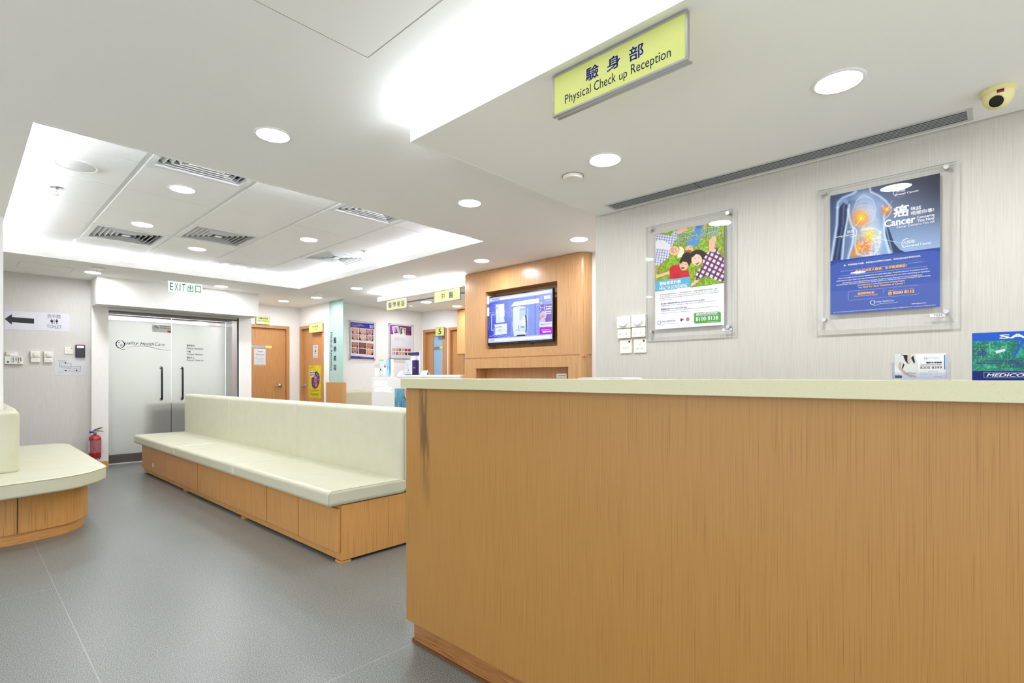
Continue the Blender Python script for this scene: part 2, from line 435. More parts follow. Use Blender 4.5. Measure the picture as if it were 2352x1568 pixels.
# tiled ceiling of the tray, one mesh of tiles; cells with air grilles stay open
PX = [0.80 + 0.61*i for i in range(-2, 6)]; PY = [3.325 + 0.61*i for i in range(-1, 8)]
GR = {(0.80, 5.765), (1.41, 5.155), (0.80, 3.325), (2.02, 3.325), (2.63, 5.155)}
b = MB()
for x in PX:
    for y in PY:
        x0, x1, y0, y1 = max(x, TX0-g), min(x+0.61, TX1+g), max(y, TY0-g), min(y+0.61, TY1+g)
        if x1-x0 < .02 or y1-y0 < .02: continue
        if (round(x, 3), round(y, 3)) in {(round(p, 3), round(r, 3)) for p, r in GR}: continue
        b.box(x0+.014, x1-.014, y0+.003, y1-.003, ZT-.006, ZT+.012)
b.build('tile_panel', M_tile, ceil, bevel=.003, bseg=1)
b = MB()
for x in PX:
    if TX0-g < x < TX1+g: b.box(x-.015, x+.015, TY0-g, TY1+g, ZT+.001, ZT+.02)
for y in PY:
    if TY0-g < y < TY1+g: b.box(TX0-g, TX1+g, y-.012, y+.012, ZT+.003, ZT+.02)
b.build('tile_grid', M_grille, ceil)
b = MB(); b.box(TX0-g, TX1+g, TY0-g, TY1+g, ZT+.12, ZT+.13); b.build('void_cover', M_dark, ceil)
# lit tubes lying on the ledge behind the tray lip
b = MB(); r = .010; zz = zf-.011
for (p0, p1) in (((TX0-.065, TY0, zz), (TX0-.065, TY1, zz)), ((TX1+.065, TY0, zz), (TX1+.065, TY1, zz)),
                 ((TX0, TY0-.065, zz), (TX1, TY0-.065, zz)), ((TX0, TY1+.065, zz), (TX1, TY1+.065, zz))):
    b.cyl(p0, p1, r, seg=8)
b.build('cove_tube', M_tray, ceil)
# near access panel joint
def access(name, x0, x1, y0, y1):
    b = MB(); t = .0022
    for a in ((x0, x1, y0, y0+t), (x0, x1, y1-t, y1), (x0, x0+t, y0, y1), (x1-t, x1, y0, y1)): b.box(*a, ZM-.0006, ZM+.001)
    b.build(name, mat('panel_joint', (150, 144, 132), .8), ceil)
access('access_panel', 0.62, 1.076, 1.305, 1.761)
access('access_panel', 0.455, 0.908, 7.55, 7.955)
# dropped bulkheads with cove light spilling from behind the lip
def bulkhead(x0, x1, y0, y1, tube0, tube1):
    b = MB(); b.box(x0+.02, x1, y0, y1-.02, ZB+.0005, ZB+.02); b.box(x0, x0+.02, y0, y1, ZB, ZB+.062); b.box(x0+.02, x1, y1-.02, y1, ZB, ZB+.062)
    b.box(x0+.17, x0+.19, y0, y1-.07, ZB+.02, ZM); b.box(x0+.17, x1, y1-.09, y1-.07, ZB+.02, ZM)
    b.build('bulkhead', M_ceil, ceil)
    b = MB(); b.cyl((x0+.065, tube0, ZB+.049), (x0+.065, tube1, ZB+.049), .011, seg=8); b.build('cove_tube', M_tube, ceil)
bulkhead(1.452, 3.0, -2.55, 2.012, -2.5, 1.90)
bulkhead(4.205, 5.975, 4.66, 6.635, 4.7, 6.50)

# walls
def wbox(name, *a, m=None):
    b = MB(); b.box(*a); return struct(b.build(name, m or M_wall))
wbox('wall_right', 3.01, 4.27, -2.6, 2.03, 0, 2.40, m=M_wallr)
wbox('wall_right_inner', 4.27, 4.37, 2.03, 2.93, 0, 2.40)
wbox('wall_far_right', 5.98, 6.1, 4.3, 7.19, 0, 2.40)
wbox('wall_hall_side', 4.6, 5.98, 4.3, 4.4, 0, 2.40)
wbox('wall_centre', 4.15, 6.1, 7.90, 8.0, 0, 2.40)
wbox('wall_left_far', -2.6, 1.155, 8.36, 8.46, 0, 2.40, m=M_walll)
wbox('wall_left', -2.6, -2.5, 4.5, 8.36, 0, 2.40)
wbox('wall_entrance_left', 1.155, 1.325, 8.28, 8.75, 0, 2.36)
wbox('wall_entrance_right', 2.86, 3.06, 8.28, 9.02, 0, 2.36)
# lobby behind the glass doors
wbox('wall_lobby', 1.1, 3.1, 10.6, 10.7, 0, 2.36, m=M_whitep)
wbox('wall_lobby_left', 1.1, 1.2, 8.75, 10.6, 0, 2.36, m=M_whitep)
wbox('wall_lobby_right', 3.0, 3.1, 9.12, 10.6, 0, 2.36, m=M_whitep)
b = MB(); b.box(1.45, 2.75, 9.3, 9.9, 2.352, 2.362); o = b.build('unseen_lobby_light', mat('unseen_lobby_lamp', (244, 248, 255), .5, emit=9.0)); tag(o, 'unseen light panel in the lobby that brightens the frosted glass doors from behind', 'ceiling light')  # unseen lamp put in to light the frosted doors from behind
# header box over the entrance
b = MB(); b.box(1.156, 3.03, 7.93, 8.28, 2.036, 2.37); b.box(1.156, 3.03, 8.2801, 8.62, 2.045, 2.37); struct(b.build('wall_entrance_header', M_wall))
b = MB(); b.box(1.156, 1.325, 8.268, 8.28, 0, .085); struct(b.build('baseboard_entrance', M_woodh))
# square pillar on the left, the island bench wraps it
wbox('wall_pillar', -1.4, 0.244, 5.525, 6.75, 0, 2.37)

# ------------------------------------------------------------------- entrance doors
d = bpy.data.objects.new('door_1', None); COL.objects.link(d); struct(d); face_ny(d, 1.325, 8.55, 0)
b = MB(); b.m(M_brown)
b.box(0, 1.535, 1.985, 2.005, 0.0, .27); b.m(M_alu).box(0, 1.535, 2.005, 2.036, .05, .268)
b.box(1.46, 1.535, 0, 1.985, 0.02, .262); b.m(M_dark).box(1.5352, 1.553, 0, 2.03, .262, .273); b.m(M_alu).box(0, .012, 0, 1.985, 0.02, .1)
b.build('door_frame', None, d)
for i, (u0, u1) in enumerate(((0.02, 0.748), (0.756, 1.455))):
    L_ = MB().box(u0, u1, .125, 1.905, -.006, .006).build('door_leaf', M_frost, d)
    L_['label'] = 'frosted glass leaf with a logo' if i == 0 else 'frosted glass leaf with three lines of lettering'
    MB().box(u0, u1, 1.905, 1.98, -.012, .014).build('top_rail', M_chrome, L_, bevel=.002)
    MB().box(u0, u1, .012, .125, -.012, .014).build('bottom_rail', M_brown, L_, bevel=.002)
    hx = 0.627 if i == 0 else 0.878; z0, z1 = .84, 1.285
    mb = MB().m(M_black)
    mb.tube([(hx, z0, .012), (hx, z0, .05), (hx, z0+.008, .062), (hx, z0+.025, .066), (hx, z1-.025, .066), (hx, z1-.008, .062), (hx, z1, .05), (hx, z1, .012)], .0125, 12)
    mb.m(M_chrome)
    for z in (z0, z1): mb.cyl((hx, z, .006), (hx, z, .013), .021, seg=20); mb.cyl((hx, z, .010), (hx, z, .03), .0135, seg=16)
    mb.build('pull_handle', None, L_, smooth=True)
    if i == 0:
        h = Hom(1, 1, [(0, 0), (1, 0), (1, 1), (0, 1)])
        # swoosh Q logo
        qb = MB(); c0 = (0.167, .490+1.10); ro, ri = .052, .046
        n = 40
        for k in range(n):
            a0, a1 = 2*PI*k/n, 2*PI*(k+1)/n
            f = lambda a: .003 + .0055*(1-math.cos(2*a))*(0.9)
            P = lambda a, rr: (c0[0]+rr*.98*math.cos(a), c0[1]+rr*math.sin(a), .0075)
            # thicker at left and right, thin at top and bottom
            t = lambda a: .003 + .009*abs(math.cos(a))
            qb.poly([P(a0, ro), P(a1, ro), P(a1, ro-t(a1)), P(a0, ro-t(a0))])
        def swoosh(pts, wds):
            for (p, w0), (p2, w1) in zip(zip(pts, wds), list(zip(pts, wds))[1:]):
                qb.poly([(p[0], p[1]-w0, .0075), (p2[0], p2[1]-w1, .0075), (p2[0], p2[1]+w1, .0075), (p[0], p[1]+w0, .0075)])
        swoosh([(.128, 1.545), (.16, 1.536), (.19, 1.521), (.21, 1.522), (.232, 1.530)], [.001, .003, .003, .0025, .0006])
        pts = [(.24+.54*(t/14), 1.545 + .022*math.sin(t/14*2*PI*.95-.4) - .008*t/14 + .012) for t in range(15)]
        swoosh(pts, [.0006+.0022*math.sin(PI*t/14) for t in range(15)])
        qb.build('logo_mark', M_dprint, L_)
        letters(L_, M_dprint, [('uality', (.215, 1.578), (.37, 1.632), dict(shear=.35)), ('HealthCare', (.385, 1.586), (.672, 1.632), dict(shear=.35)),
                               ('卓', (.143, 1.60), (.168, 1.625)), ('健', (.164, 1.56), (.192, 1.588))], .0075)
        st = Art(.225, .10, [(840, 345), (1105, 335), (1105, 442), (845, 442)], 90, (250, 252, 246))
        st.ell(888, 380, 44, 40, (240, 240, 238)); st.line([(878, 360), (918, 386)], 9, (20, 20, 20)); st.line([(850, 388), (880, 384)], 4, (90, 90, 90))
        st.poly([(1050, 408), (1105, 408), (1105, 422), (1050, 422)], (120, 110, 60)); st.poly([(1050, 422), (1105, 422), (1105, 442), (1050, 442)], (226, 80, 70))
        for y_, c_ in ((352, (206, 60, 60)), (380, (110, 110, 110))):
            for k in range(9): st.poly([(940+k*18, y_-7), (953+k*18, y_-7), (953+k*18, y_+5), (940+k*18, y_+5)], c_, .8)
        o = st.build('camera_sticker', L_, .0075, M_print); o.location = (.525, 1.775, 0)
    else:
        V = [('醫學美容', (.943, 1.592), (1.045, 1.622), dict(off=.01)), ('Medical Aesthetics', (.943, 1.553), (1.155, 1.583), dict(off=.01)),
             ('中醫', (.943, 1.505), (.994, 1.535), dict(off=.01)), ('Chinese Medicine', (.943, 1.470), (1.148, 1.496), dict(off=.01)),
             ('體檢中心', (.943, 1.418), (1.045, 1.448), dict(off=.01)), ('Physical Check-Up', (.943, 1.378), (1.158, 1.408), dict(off=.01))]
        letters(L_, M_dprint, V, .0075)

# dark cabinet standing in the lobby just behind the doors, seen blurred through the frosting
b = MB(); b.box(1.84, 2.62, 8.60, 8.95, 0, .78); o = b.build('lobby_cabinet', mat('dark_brown', (112, 70, 34), .6), bevel=.02)
tag(o, 'blurred brown cabinet standing behind the frosted entrance doors', 'cabinet')

# ------------------------------------------------------------------- wooden room doors
def wood_door(name, facing, pos, W, H, hinge_left, glass=None, depth=.09, cut=0.0):
    d = bpy.data.objects.new(name, None); COL.objects.link(d); struct(d)
    (face_nx if facing == 'x' else face_ny)(d, *pos)
    t = .05
    b = MB(); b.box(0, t, 0, H, -depth, .012); b.box(W-t, W, 0, H, -depth, .012); b.box(t, W-t, H-t, H, -depth, .012)
    b.build('door_frame', M_woodd, d, bevel=.003, bseg=2)
    b = MB()
    if glass:
        g0, g1, gz = glass; z0, z1 = -depth+.01, -depth+.05
        b.box(t+.002, g0, .005, H-t-.003, z0, z1); b.box(g1, W-t-.002, .005, H-t-.003, z0, z1); b.box(g0, g1, gz, H-t-.003, z0, z1); b.box(g0, g1, .005, .2, z0, z1)
        lf = b.build('door_leaf', M_woodd, d)
        MB().box(g0, g1, .2, gz, z0+.01, z1-.012).build('door_glass', M_blueglass, lf)
    else:
        b.box(t+.002, W-t-.002, 1.4225, H-t-.003, -depth+.01, -depth+.05); b.box(t+.002, W-t-.002, .005, 1.4205, -depth+.01, -depth+.05)
        b.box(t+.004, W-t-.004, 1.42, 1.423, -depth+.01, -depth+.048)
        lf = b.build('door_leaf', M_woodd, d)
        hx = (W-t-.09) if hinge_left else (t+.075); s = -1 if hinge_left else -1
        hb = MB(); zz = -depth+.05
        hb.lathe([(.001, .0), (.034, .0), (.034, .004), (.026, .012), (.014, .016), (.011, .045), (.001, .045)], (hx, 1.005, zz), 24, 'z')
        hb.tube([(hx, 1.005, zz+.045), (hx-.02, 1.005, zz+.048), (hx-.11, .998, zz+.045)], [.011, .010, .007], 10)
        hb.build('door_handle', M_alu, lf, smooth=True)
    return d, lf
door2, leaf2 = wood_door('door_2', 'y', (3.11, 9.02, 0), .85, 2.03, True)
door3, leaf3 = wood_door('door_3', 'x', (4.15, 9.01, 0), .865, 2.04, False)
door4, leaf4 = wood_door('door_4', 'x', (5.98, 7.868, 0), .69, 2.03, False, glass=(.235, .505, 1.90))
b = MB(); door5, leaf5 = wood_door('door_5', 'x', (5.98, 7.14, 0), .80, 2.03, False, glass=(.36, .62, 1.90))
# wall pieces around those doors
b = MB(); b.box(3.06, 3.11, 9.02, 9.12, 0, 2.37); b.box(3.96, 4.25, 9.02, 9.12, 0, 2.37); b.box(3.11, 3.96, 9.02, 9.12, 2.03, 2.37); b.box(3.06, 4.25, 9.12, 9.2, 0, 2.37)
struct(b.build('wall_far', M_wall))
b = MB(); b.box(4.15, 4.25, 8.0, 8.145, 0, 2.37); b.box(4.15, 4.25, 8.145, 9.01, 2.04, 2.37); b.box(4.25, 4.33, 8.0, 9.12, 0, 2.37)
struct(b.build('wall_xray', M_wall))
b = MB(); b.box(5.98, 6.08, 7.868, 7.9, 0, 2.37); b.box(5.98, 6.08, 7.178, 7.868, 2.03, 2.37); b.box(5.98, 6.08, 7.14, 7.178, 0, 2.37)
b.box(5.98, 6.08, 6.34, 7.14, 2.03, 2.37); b.box(6.08, 6.16, 6.34, 7.9, 0, 2.37); struct(b.build('wall_door_side', M_wall))
bpy.data.objects['wall_far_right'].data.transform(Matrix.Translation((0, 0, 0)))
me = bpy.data.objects['wall_far_right'].data
for v in me.vertices:
    if v.co.y > 7: v.co.y = 6.34

# =================================================================== FURNITURE
# ---- reception counter in the foreground
t = thing('reception_counter', 'oak veneer reception counter with a dark vertical stain near its left end', 'counter', (1.335, -1.3, 0))
Lc = 3.20
outl = [(0.0, -0.2), (0.0, Lc-.03)] + [(.03-.03*math.cos(a), Lc-.03+.03*math.sin(a)) for a in (PI/8, PI/4, 3*PI/8, PI/2)] + [(.33, Lc), (.33, -0.2)]
mw = noise_mix('counter_veneer', [(130, 88, 38), (164, 118, 56), (172, 127, 64)], (520, 520, 4.5), (0.24, 0.42, 0.75), 0.42, 3.5, bump=0.12, scale2=(14, 14, 0.5), amt2=0.06)
# the stain: a brown streak running down from the top edge
N, L = nodes(mw); bs = N['Principled BSDF']; prev = bs.inputs['Base Color'].links[0].from_socket
g = N.new('ShaderNodeNewGeometry'); sx = N.new('ShaderNodeSeparateXYZ'); L.new(g.outputs['Position'], sx.inputs[0])
nz = N.new('ShaderNodeTexNoise'); nz.inputs['Scale'].default_value = 1; mpz = N.new('ShaderNodeMapping'); mpz.inputs['Scale'].default_value = (60, 60, 7)
L.new(g.outputs['Position'], mpz.inputs[0]); L.new(mpz.outputs[0], nz.inputs['Vector'])
def MM(op, *a):
    q = N.new('ShaderNodeMath'); q.operation = op; q.use_clamp = False
    for i, v in enumerate(a):
        if isinstance(v, (int, float)): q.inputs[i].default_value = v
        else: L.new(v, q.inputs[i])
    return q.outputs[0]
cen = MM('MULTIPLY_ADD', MM('SUBTRACT', sx.outputs[2], 1.1), .07, 1.765)
dist = MM('ABSOLUTE', MM('SUBTRACT', sx.outputs[1], cen))
fall = MM('SUBTRACT', 1.0, MM('MULTIPLY', dist, 26.0))
fz = N.new('ShaderNodeMapRange'); fz.inputs[1].default_value = .60; fz.inputs[2].default_value = .85; L.new(sx.outputs[2], fz.inputs[0])
sp = MM('MULTIPLY', MM('MAXIMUM', fall, 0.0), fz.outputs[0]); sp = MM('MULTIPLY', sp, MM('MULTIPLY_ADD', nz.outputs[0], 4.2, -1.1))
cl = N.new('ShaderNodeClamp'); L.new(sp, cl.inputs[0]); cl.inputs[2].default_value = .8
mx = N.new('ShaderNodeMixRGB'); mx.inputs[2].default_value = lin((92, 62, 36)) + (1,)
L.new(cl.outputs[0], mx.inputs[0]); L.new(prev, mx.inputs[1]); L.new(mx.outputs[0], bs.inputs['Base Color'])
MB().prism(outl, .10, 1.103).build('counter_body', mw, t, smooth=True)
kick = [(.025, -.2), (.025, Lc-.05)] + [(.045-.02*math.cos(a), Lc-.05+.02*math.sin(a)) for a in (PI/4, PI/2)] + [(.30, Lc-.03), (.30, -.2)]
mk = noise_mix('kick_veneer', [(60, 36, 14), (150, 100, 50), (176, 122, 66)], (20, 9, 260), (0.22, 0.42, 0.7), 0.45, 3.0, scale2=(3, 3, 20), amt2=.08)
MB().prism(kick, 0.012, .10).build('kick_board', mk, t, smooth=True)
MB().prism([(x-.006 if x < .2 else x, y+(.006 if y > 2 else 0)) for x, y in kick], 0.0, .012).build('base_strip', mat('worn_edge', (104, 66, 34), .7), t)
b = MB(); b.prism([(-.03, -.25), (-.03, Lc-.022), (-.022, Lc-.012), (.50, Lc-.012), (.50, -.25)], 1.103, 1.1436)
o = b.build('countertop', M_slab, None, bevel=.0015, bseg=2, loc=(1.335, -1.3, 0)); tag(o, 'cream speckled solid-surface top on the front reception counter', 'countertop')

# ---- long banquette
def bench_cushion(parent, name, x0, x1, y0, y1, z0, z1, r):
    return MB().box(x0, x1, y0, y1, z0, z1).build(name, M_leather, parent, bevel=r, bseg=5)
t = thing('bench', 'long cream leather bench on an oak base in the middle of the room', 'bench', (1.603, 2.956, 0), .0165)
BL = 4.60
MB().box(.02, .66, .0, BL-.03, .018, .358).build('bench_base', M_wood, t, bevel=.001, bseg=1)
MB().box(.06, .60, .05, BL-.06, 0, .018).build('recess', M_dark, t)  # black block painting in the shadow gap under the bench base
for y in (.0, 1.5, 3.0): MB().box(.015, .085, y+.004, y+.07, 0, .014).build('foot', M_woodh, t)
ds = [.008, .54, 1.044, 1.529, 2.057, 2.589, 3.122, 3.619, 4.164, BL-.02]
for a, c in zip(ds, ds[1:]):
    MB().box(.0, .0195, a+.0022, c-.0022, .068, .338).build('cabinet_door', M_wood, t, bevel=.003, bseg=2)
for a in (.54, 1.044, 2.589, 3.619): MB().box(.0005, .0197, a-.0022, a+.0022, .070, .336).build('painted_door_gap', M_gap, t)  # dark strips in the seams, shade between the doors put into colour
b = MB(); b.box(-.006, .0, 4.075, 4.10, .125, .17); b.box(-.01, -.006, 4.075, 4.085, .125, .165); b.build('key_tag', M_whitep, t)
ys = [-.012, 1.497, 3.04, BL+.03]
for i in range(3):
    s = bench_cushion(t, 'seat_cushion', -.075, .50, ys[i]+.0015, ys[i+1]-.0015, .36, .462, .028)
    if i == 0:
        MB().tube([(-.045, -.0118, .458), (.49, -.0118, .458)], .002, 6).build('piping', M_seam, s)
        MB().tube([(-.072, -.0105, .375), (-.072, -.0105, .44), (-.06, -.011, .452), (-.045, -.0118, .458)], .002, 6).build('piping', M_seam, s)
yb = [.0, 1.54, 3.10, 4.62]
for i in range(3):
    s = bench_cushion(t, 'back_cushion', .455, .60, yb[i]+.0015, yb[i+1]-.0015, .40 if i else .362, .935, .036)
    if i == 0:
        MB().tube([(.487, -.0005, .37), (.487, -.0005, .87), (.492, -.0005, .89), (.512, -.0005, .905), (.57, -.0005, .906)], .002, 6).build('piping', M_seam, s)

# ---- island bench round the pillar
t = thing('bench', 'cream leather bench with curved oak base wrapped round the left pillar', 'bench', (0, 5.4, 0))
def arc_poly(pts, n=8):
    """closed polyline with rounded corners: (x, y, r)"""
    out = []; N_ = len(pts)
    for i in range(N_):
        p = Vector(pts[i][:2]); r = pts[i][2]; a = Vector(pts[i-1][:2]); c = Vector(pts[(i+1) % N_][:2])
        if r <= 0: out.append(tuple(p)); continue
        da, dc = (a-p).normalized(), (c-p).normalized(); an = da.angle(dc); d_ = r/math.tan(an/2)
        d_ = min(d_, (a-p).length*.49, (c-p).length*.49); r2 = d_*math.tan(an/2)
        s_, e_ = p+da*d_, p+dc*d_; cen_ = p+(da+dc).normalized()*(r2/math.sin(an/2))
        for k in range(n+1):
            u = k/n; v = (s_-cen_).lerp(e_-cen_, u).normalized()*r2; out.append(tuple(cen_+v))
    return out
seat = arc_poly([(-1.2, -.80, .2), (.10, -.80, .9), (.62, -.66, .5), (.80, -.36, .24), (.80, 1.74, .16), (-1.2, 1.74, .2), (-1.2, 1.36, 0), (.25, 1.36, 0), (.25, .12, 0), (-1.2, .12, 0)])
base = arc_poly([(-1.1, -.49, .2), (.30, -.49, .6), (.60, -.40, .3), (.712, -.16, .2), (.712, 1.6, .15), (-1.1, 1.6, .2), (-1.1, 1.36, 0), (.25, 1.36, 0), (.25, .12, 0), (-1.1, .12, 0)])
basein = [(x*.97 if x > .26 or x < -1 else x, y*.965 if y < -.1 or y > 1.5 else y) for x, y in base]
MB().prism(base, .075, .352).build('bench_base', M_wood, t, smooth=True)
MB().prism(basein, 0, .072).build('plinth', M_woodh, t, smooth=True)
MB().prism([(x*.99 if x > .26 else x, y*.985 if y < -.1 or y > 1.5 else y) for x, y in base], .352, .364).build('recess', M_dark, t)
MB().box(.285, .288, -.4925, -.48, .078, .35).build('painted_door_gap', M_gap, t)  # dark strip painting a door seam onto the base
MB().prism(seat, .364, .465).build('seat_cushion', M_leather, t, bevel=.016, bseg=4, ang=50)
ring = [(x, y, .4585) for x, y in seat[:-4]]
MB().tube(ring, .0022, 6).build('piping', M_seam, t)
bk = arc_poly([(-.95, -.235, .08), (.315, -.235, .07), (.322, .10, .03), (-.95, .10, .05)])
MB().prism(bk, .455, .905).build('back_cushion', M_leather, t, bevel=.06, bseg=6, ang=60)
MB().box(.246, .318, .11, 1.2, .46, .915).build('back_cushion', M_leather, t, bevel=.03, bseg=4)

# ---- second bench along the far wall, mostly hidden
t = thing('bench', 'cream leather bench against the far white wall under the face poster', 'bench', (4.5, 7.5, 0))
MB().box(-.18, 1.3, .0, .33, .02, .36).build('bench_base', M_wood, t)
bench_cushion(t, 'seat_cushion', -.2, 1.32, -.15, .30, .362, .46, .028)
bench_cushion(t, 'back_cushion', -.2, 1.32, .26, .39, .46, .935, .05)

# ---- tall oak unit with the TV niche
t = thing('display_cabinet', 'tall oak veneer cabinet with a niche holding the TV', 'cabinet', (4.15, 2.91, 0))
Y1 = 1.746
M_tvw = noise_mix('warm_oak_veneer', [(160, 112, 66), (190, 144, 96), (200, 156, 108)], (220, 220, 3), (0.28, 0.46, 0.7), 0.28, 3.5, scale2=(12, 12, .6), amt2=.04)
def wall_with_niche(z0, z1, ny0, ny1, nz0, nz1, off, name):
    """front skin with rounded right end and a recess"""
    b = MB(); b.m(M_tvw); dd = .15
    b.box(off, .12, ny1, Y1, z0, z1); b.box(off, .12, .10, ny0, z0, z1)
    b.box(off, .12, ny0, ny1, nz1, z1); b.box(off, .12, ny0, ny1, z0, nz0)
    b.prism([(off, .10)] + [(off+.09-.09*math.cos(a), .10-.09*math.sin(a)) for a in [PI/2*k/8 for k in range(1, 9)]] + [(.12, .01), (.12, .10)], z0, z1)
    b.box(.12, dd+.12, ny0-.02, ny0, nz0-.02, nz1+.02); b.box(.12, dd+.12, ny1, ny1+.02, nz0-.02, nz1+.02)
    b.box(.12, dd+.12, ny0, ny1, nz1, nz1+.02); b.box(.12, dd+.12, ny0, ny1, nz0-.02, nz0)
    b.box(dd+.02, dd+.04, ny0, ny1, nz0, nz1)
    return b.build(name, None, t, smooth=True)
wall_with_niche(1.375, 2.366, .35, 1.394, 1.468, 2.124, 0, 'upper_body')
MB().box(.006, .12, .02, Y1, 1.352, 1.375).build('shadow_joint', M_tvw, t)
wall_with_niche(.0, 1.352, .205, 1.544, .98, 1.252, -.008, 'lower_body')
MB().box(.22, .45, .0, Y1, 0, 2.366).build('carcass', M_tvw, t)

# TV on its bracket
t = thing('television', 'wall TV in the oak niche showing a blue and white mammogram slide', 'television'); face_nx(t, 4.185, 4.305, 1.515)
W_, H_ = .965, .555
MB().box(0, W_, 0, H_, -.03, .0).build('tv_housing', M_black, t, bevel=.006, bseg=3)
MB().box(.3, .66, .15, .4, -.12, -.03).build('wall_bracket', M_dark, t)
a = Art(W_-.026, H_-.042, [(140, 408), (1475, 228), (1497, 1275), (165, 1352)], 230, (196, 206, 250))
X, Y = a.X, a.Y
body = a.pmask([(150, 480), (1210, 350), (1225, 1190), (160, 1255)])
a.put(body*.95, (84, 110, 224))
a.put(body*np.clip((430-X)/260, 0, 1)*.9, (18, 44, 206)); a.put(body*np.clip((X-430)/500, 0, 1)*.55, (172, 190, 246))
rng = random.Random(4)
for k in range(34):
    x0 = rng.uniform(170, 1200); a.put(body*0, (0, 0, 0)); m0 = a.C.copy()
    a.line([(x0, rng.uniform(400, 1240)), (x0+rng.uniform(-420, 420), rng.uniform(400, 1240))], rng.choice([2, 3, 4]), (206, 216, 252), .6)
    a.C = np.where(body[..., None], a.C, m0)
for k in range(6): a.line([(1120+k*3, 380), (1135+k*3, 1190)], 3, (40, 60, 190), .35)
a.poly([(150, 425), (390, 395), (395, 450), (150, 505)], (160, 178, 240)); a.ell(205, 455, 26, 22, (235, 240, 255)); a.line([(190, 450), (205, 475), (240, 440)], 5, (120, 130, 200))
a.poly([(385, 400), (1425, 255), (1430, 300), (390, 450)], (252, 252, 255))
a.poly([(690, 490), (1208, 415), (1210, 520), (650, 582), (630, 570)], (246, 248, 255))
a.poly([(300, 545), (480, 522), (495, 915), (318, 930)], (222, 232, 252)); a.poly([(375, 540), (480, 525), (495, 790), (380, 800)], (246, 249, 255)); a.line([(372, 540), (378, 925)], 4, (150, 176, 236))
a.poly([(318, 600), (345, 597), (345, 625), (318, 628)], (120, 140, 210))
a.poly([(272, 968), (548, 945), (556, 1160), (282, 1190)], (232, 240, 252)); a.line([(290, 990), (300, 1165)], 16, (30, 90, 140)); a.line([(310, 1030), (440, 1005)], 20, (130, 190, 214)); a.ell(400, 1090, 52, 34, (196, 220, 236)); a.line([(470, 1050), (540, 1110)], 8, (170, 186, 220))
a.line([(300, 740), (222, 750), (230, 1090), (275, 1085)], 9, (226, 234, 255)); a.line([(160, 722), (300, 708)], 7, (190, 206, 255))
a.poly([(690, 600), (820, 580), (925, 600), (935, 900), (960, 1180), (700, 1210), (670, 1000), (665, 650)], (226, 236, 254)); a.poly([(805, 622), (930, 615), (935, 850), (812, 880)], (190, 214, 244))
a.line([(820, 655), (920, 640)], 10, (130, 150, 206)); a.ell(900, 880, 30, 90, (250, 252, 255)); a.line([(930, 780), (950, 860), (960, 960), (945, 1130)], 17, (16, 26, 64)); a.line([(790, 980), (805, 1100)], 9, (30, 60, 90))
a.ell(870, 1060, 66, 52, (206, 228, 238)); a.ell(880, 1020, 44, 16, (96, 168, 190)); a.poly([(770, 1185), (935, 1175), (945, 1205), (750, 1222)], (20, 30, 60)); a.line([(720, 1110), (780, 1060)], 9, (150, 176, 216))
a.line([(975, 625), (990, 1180)], 8, (226, 236, 255)); a.line([(640, 640), (660, 1200)], 5, (226, 236, 255), .8)
for k in range(14): a.line([(180+k*33, 1225-(k % 3)*14), (205+k*33, 1195+(k % 2)*22)], 7, (206, 220, 255), .9)
a.poly([(1210, 345), (1475, 310), (1480, 535), (1215, 560)], (150, 164, 232)); a.line([(1250, 385), (1265, 460)], 9, (238, 240, 255)); a.ell(1256, 520, 17, 17, (226, 230, 255))
a.poly([(1310, 370), (1445, 352), (1447, 420), (1312, 440)], (246, 248, 255)); a.line([(1325, 402), (1435, 388)], 9, (150, 160, 210)); a.line([(1320, 480), (1450, 462)], 8, (226, 230, 255))
a.poly([(1215, 560), (1480, 535), (1485, 955), (1225, 960)], (120, 96, 190)); a.ell(1300, 780, 70, 90, (196, 196, 238)); a.line([(1225, 570), (1255, 640), (1225, 700)], 9, (236, 236, 255)); a.line([(1335, 560), (1320, 620), (1360, 740)], 12, (226, 226, 250))
a.ell(1290, 900, 60, 60, (212, 206, 240), .9); a.glow(1285, 800, 48, (255, 130, 70)); a.line([(1260, 610), (1320, 625)], 6, (240, 240, 255)); a.line([(1370, 790), (1385, 930)], 7, (60, 44, 120))
for y_ in (600, 645, 700, 745): a.line([(1362, y_), (1462, y_-8)], 24 if y_ < 660 else 18, (244, 240, 255))
a.poly([(1228, 925), (1485, 908), (1488, 1012), (1230, 1025)], (228, 228, 250)); a.line([(1242, 970), (1468, 958)], 9, (120, 120, 170))
a.poly([(1230, 1032), (1490, 1015), (1493, 1168), (1232, 1186)], (178, 16, 224))
a.poly([(165, 1265), (1490, 1190), (1497, 1275), (165, 1352)], (206, 214, 250)); a.poly([(300, 1268), (1448, 1196), (1450, 1245), (302, 1318)], (254, 254, 255)); a.line([(188, 1305), (285, 1298)], 14, (150, 160, 220))
o = a.build('screen', t, .0008, M_screen); o.location = (.013, .028, 0)
o2 = letters(t, mat('screen_grey_text', (130, 136, 170), .5, emit=.2), [('Mammogram', (722, 555), (1098, 470))], .0014, a); o2.location = (.013, .028, 0)
o2 = letters(t, mat('screen_white_text', (255, 255, 255), .5, emit=.55), [('8200 8112', (1300, 1140), (1465, 1102), dict(off=.02)), ('Enquiries & Appointments', (1275, 1095), (1448, 1072))], .0014, a); o2.location = (.013, .028, 0)
letters(t, M_grey, [('SAMSUNG', (.43, .007), (.475, .015))], .0006)
MB().cyl((.66, .0, -.012), (.66, -.012, -.012), .018, seg=16).build('sensor_bump', M_black, t)

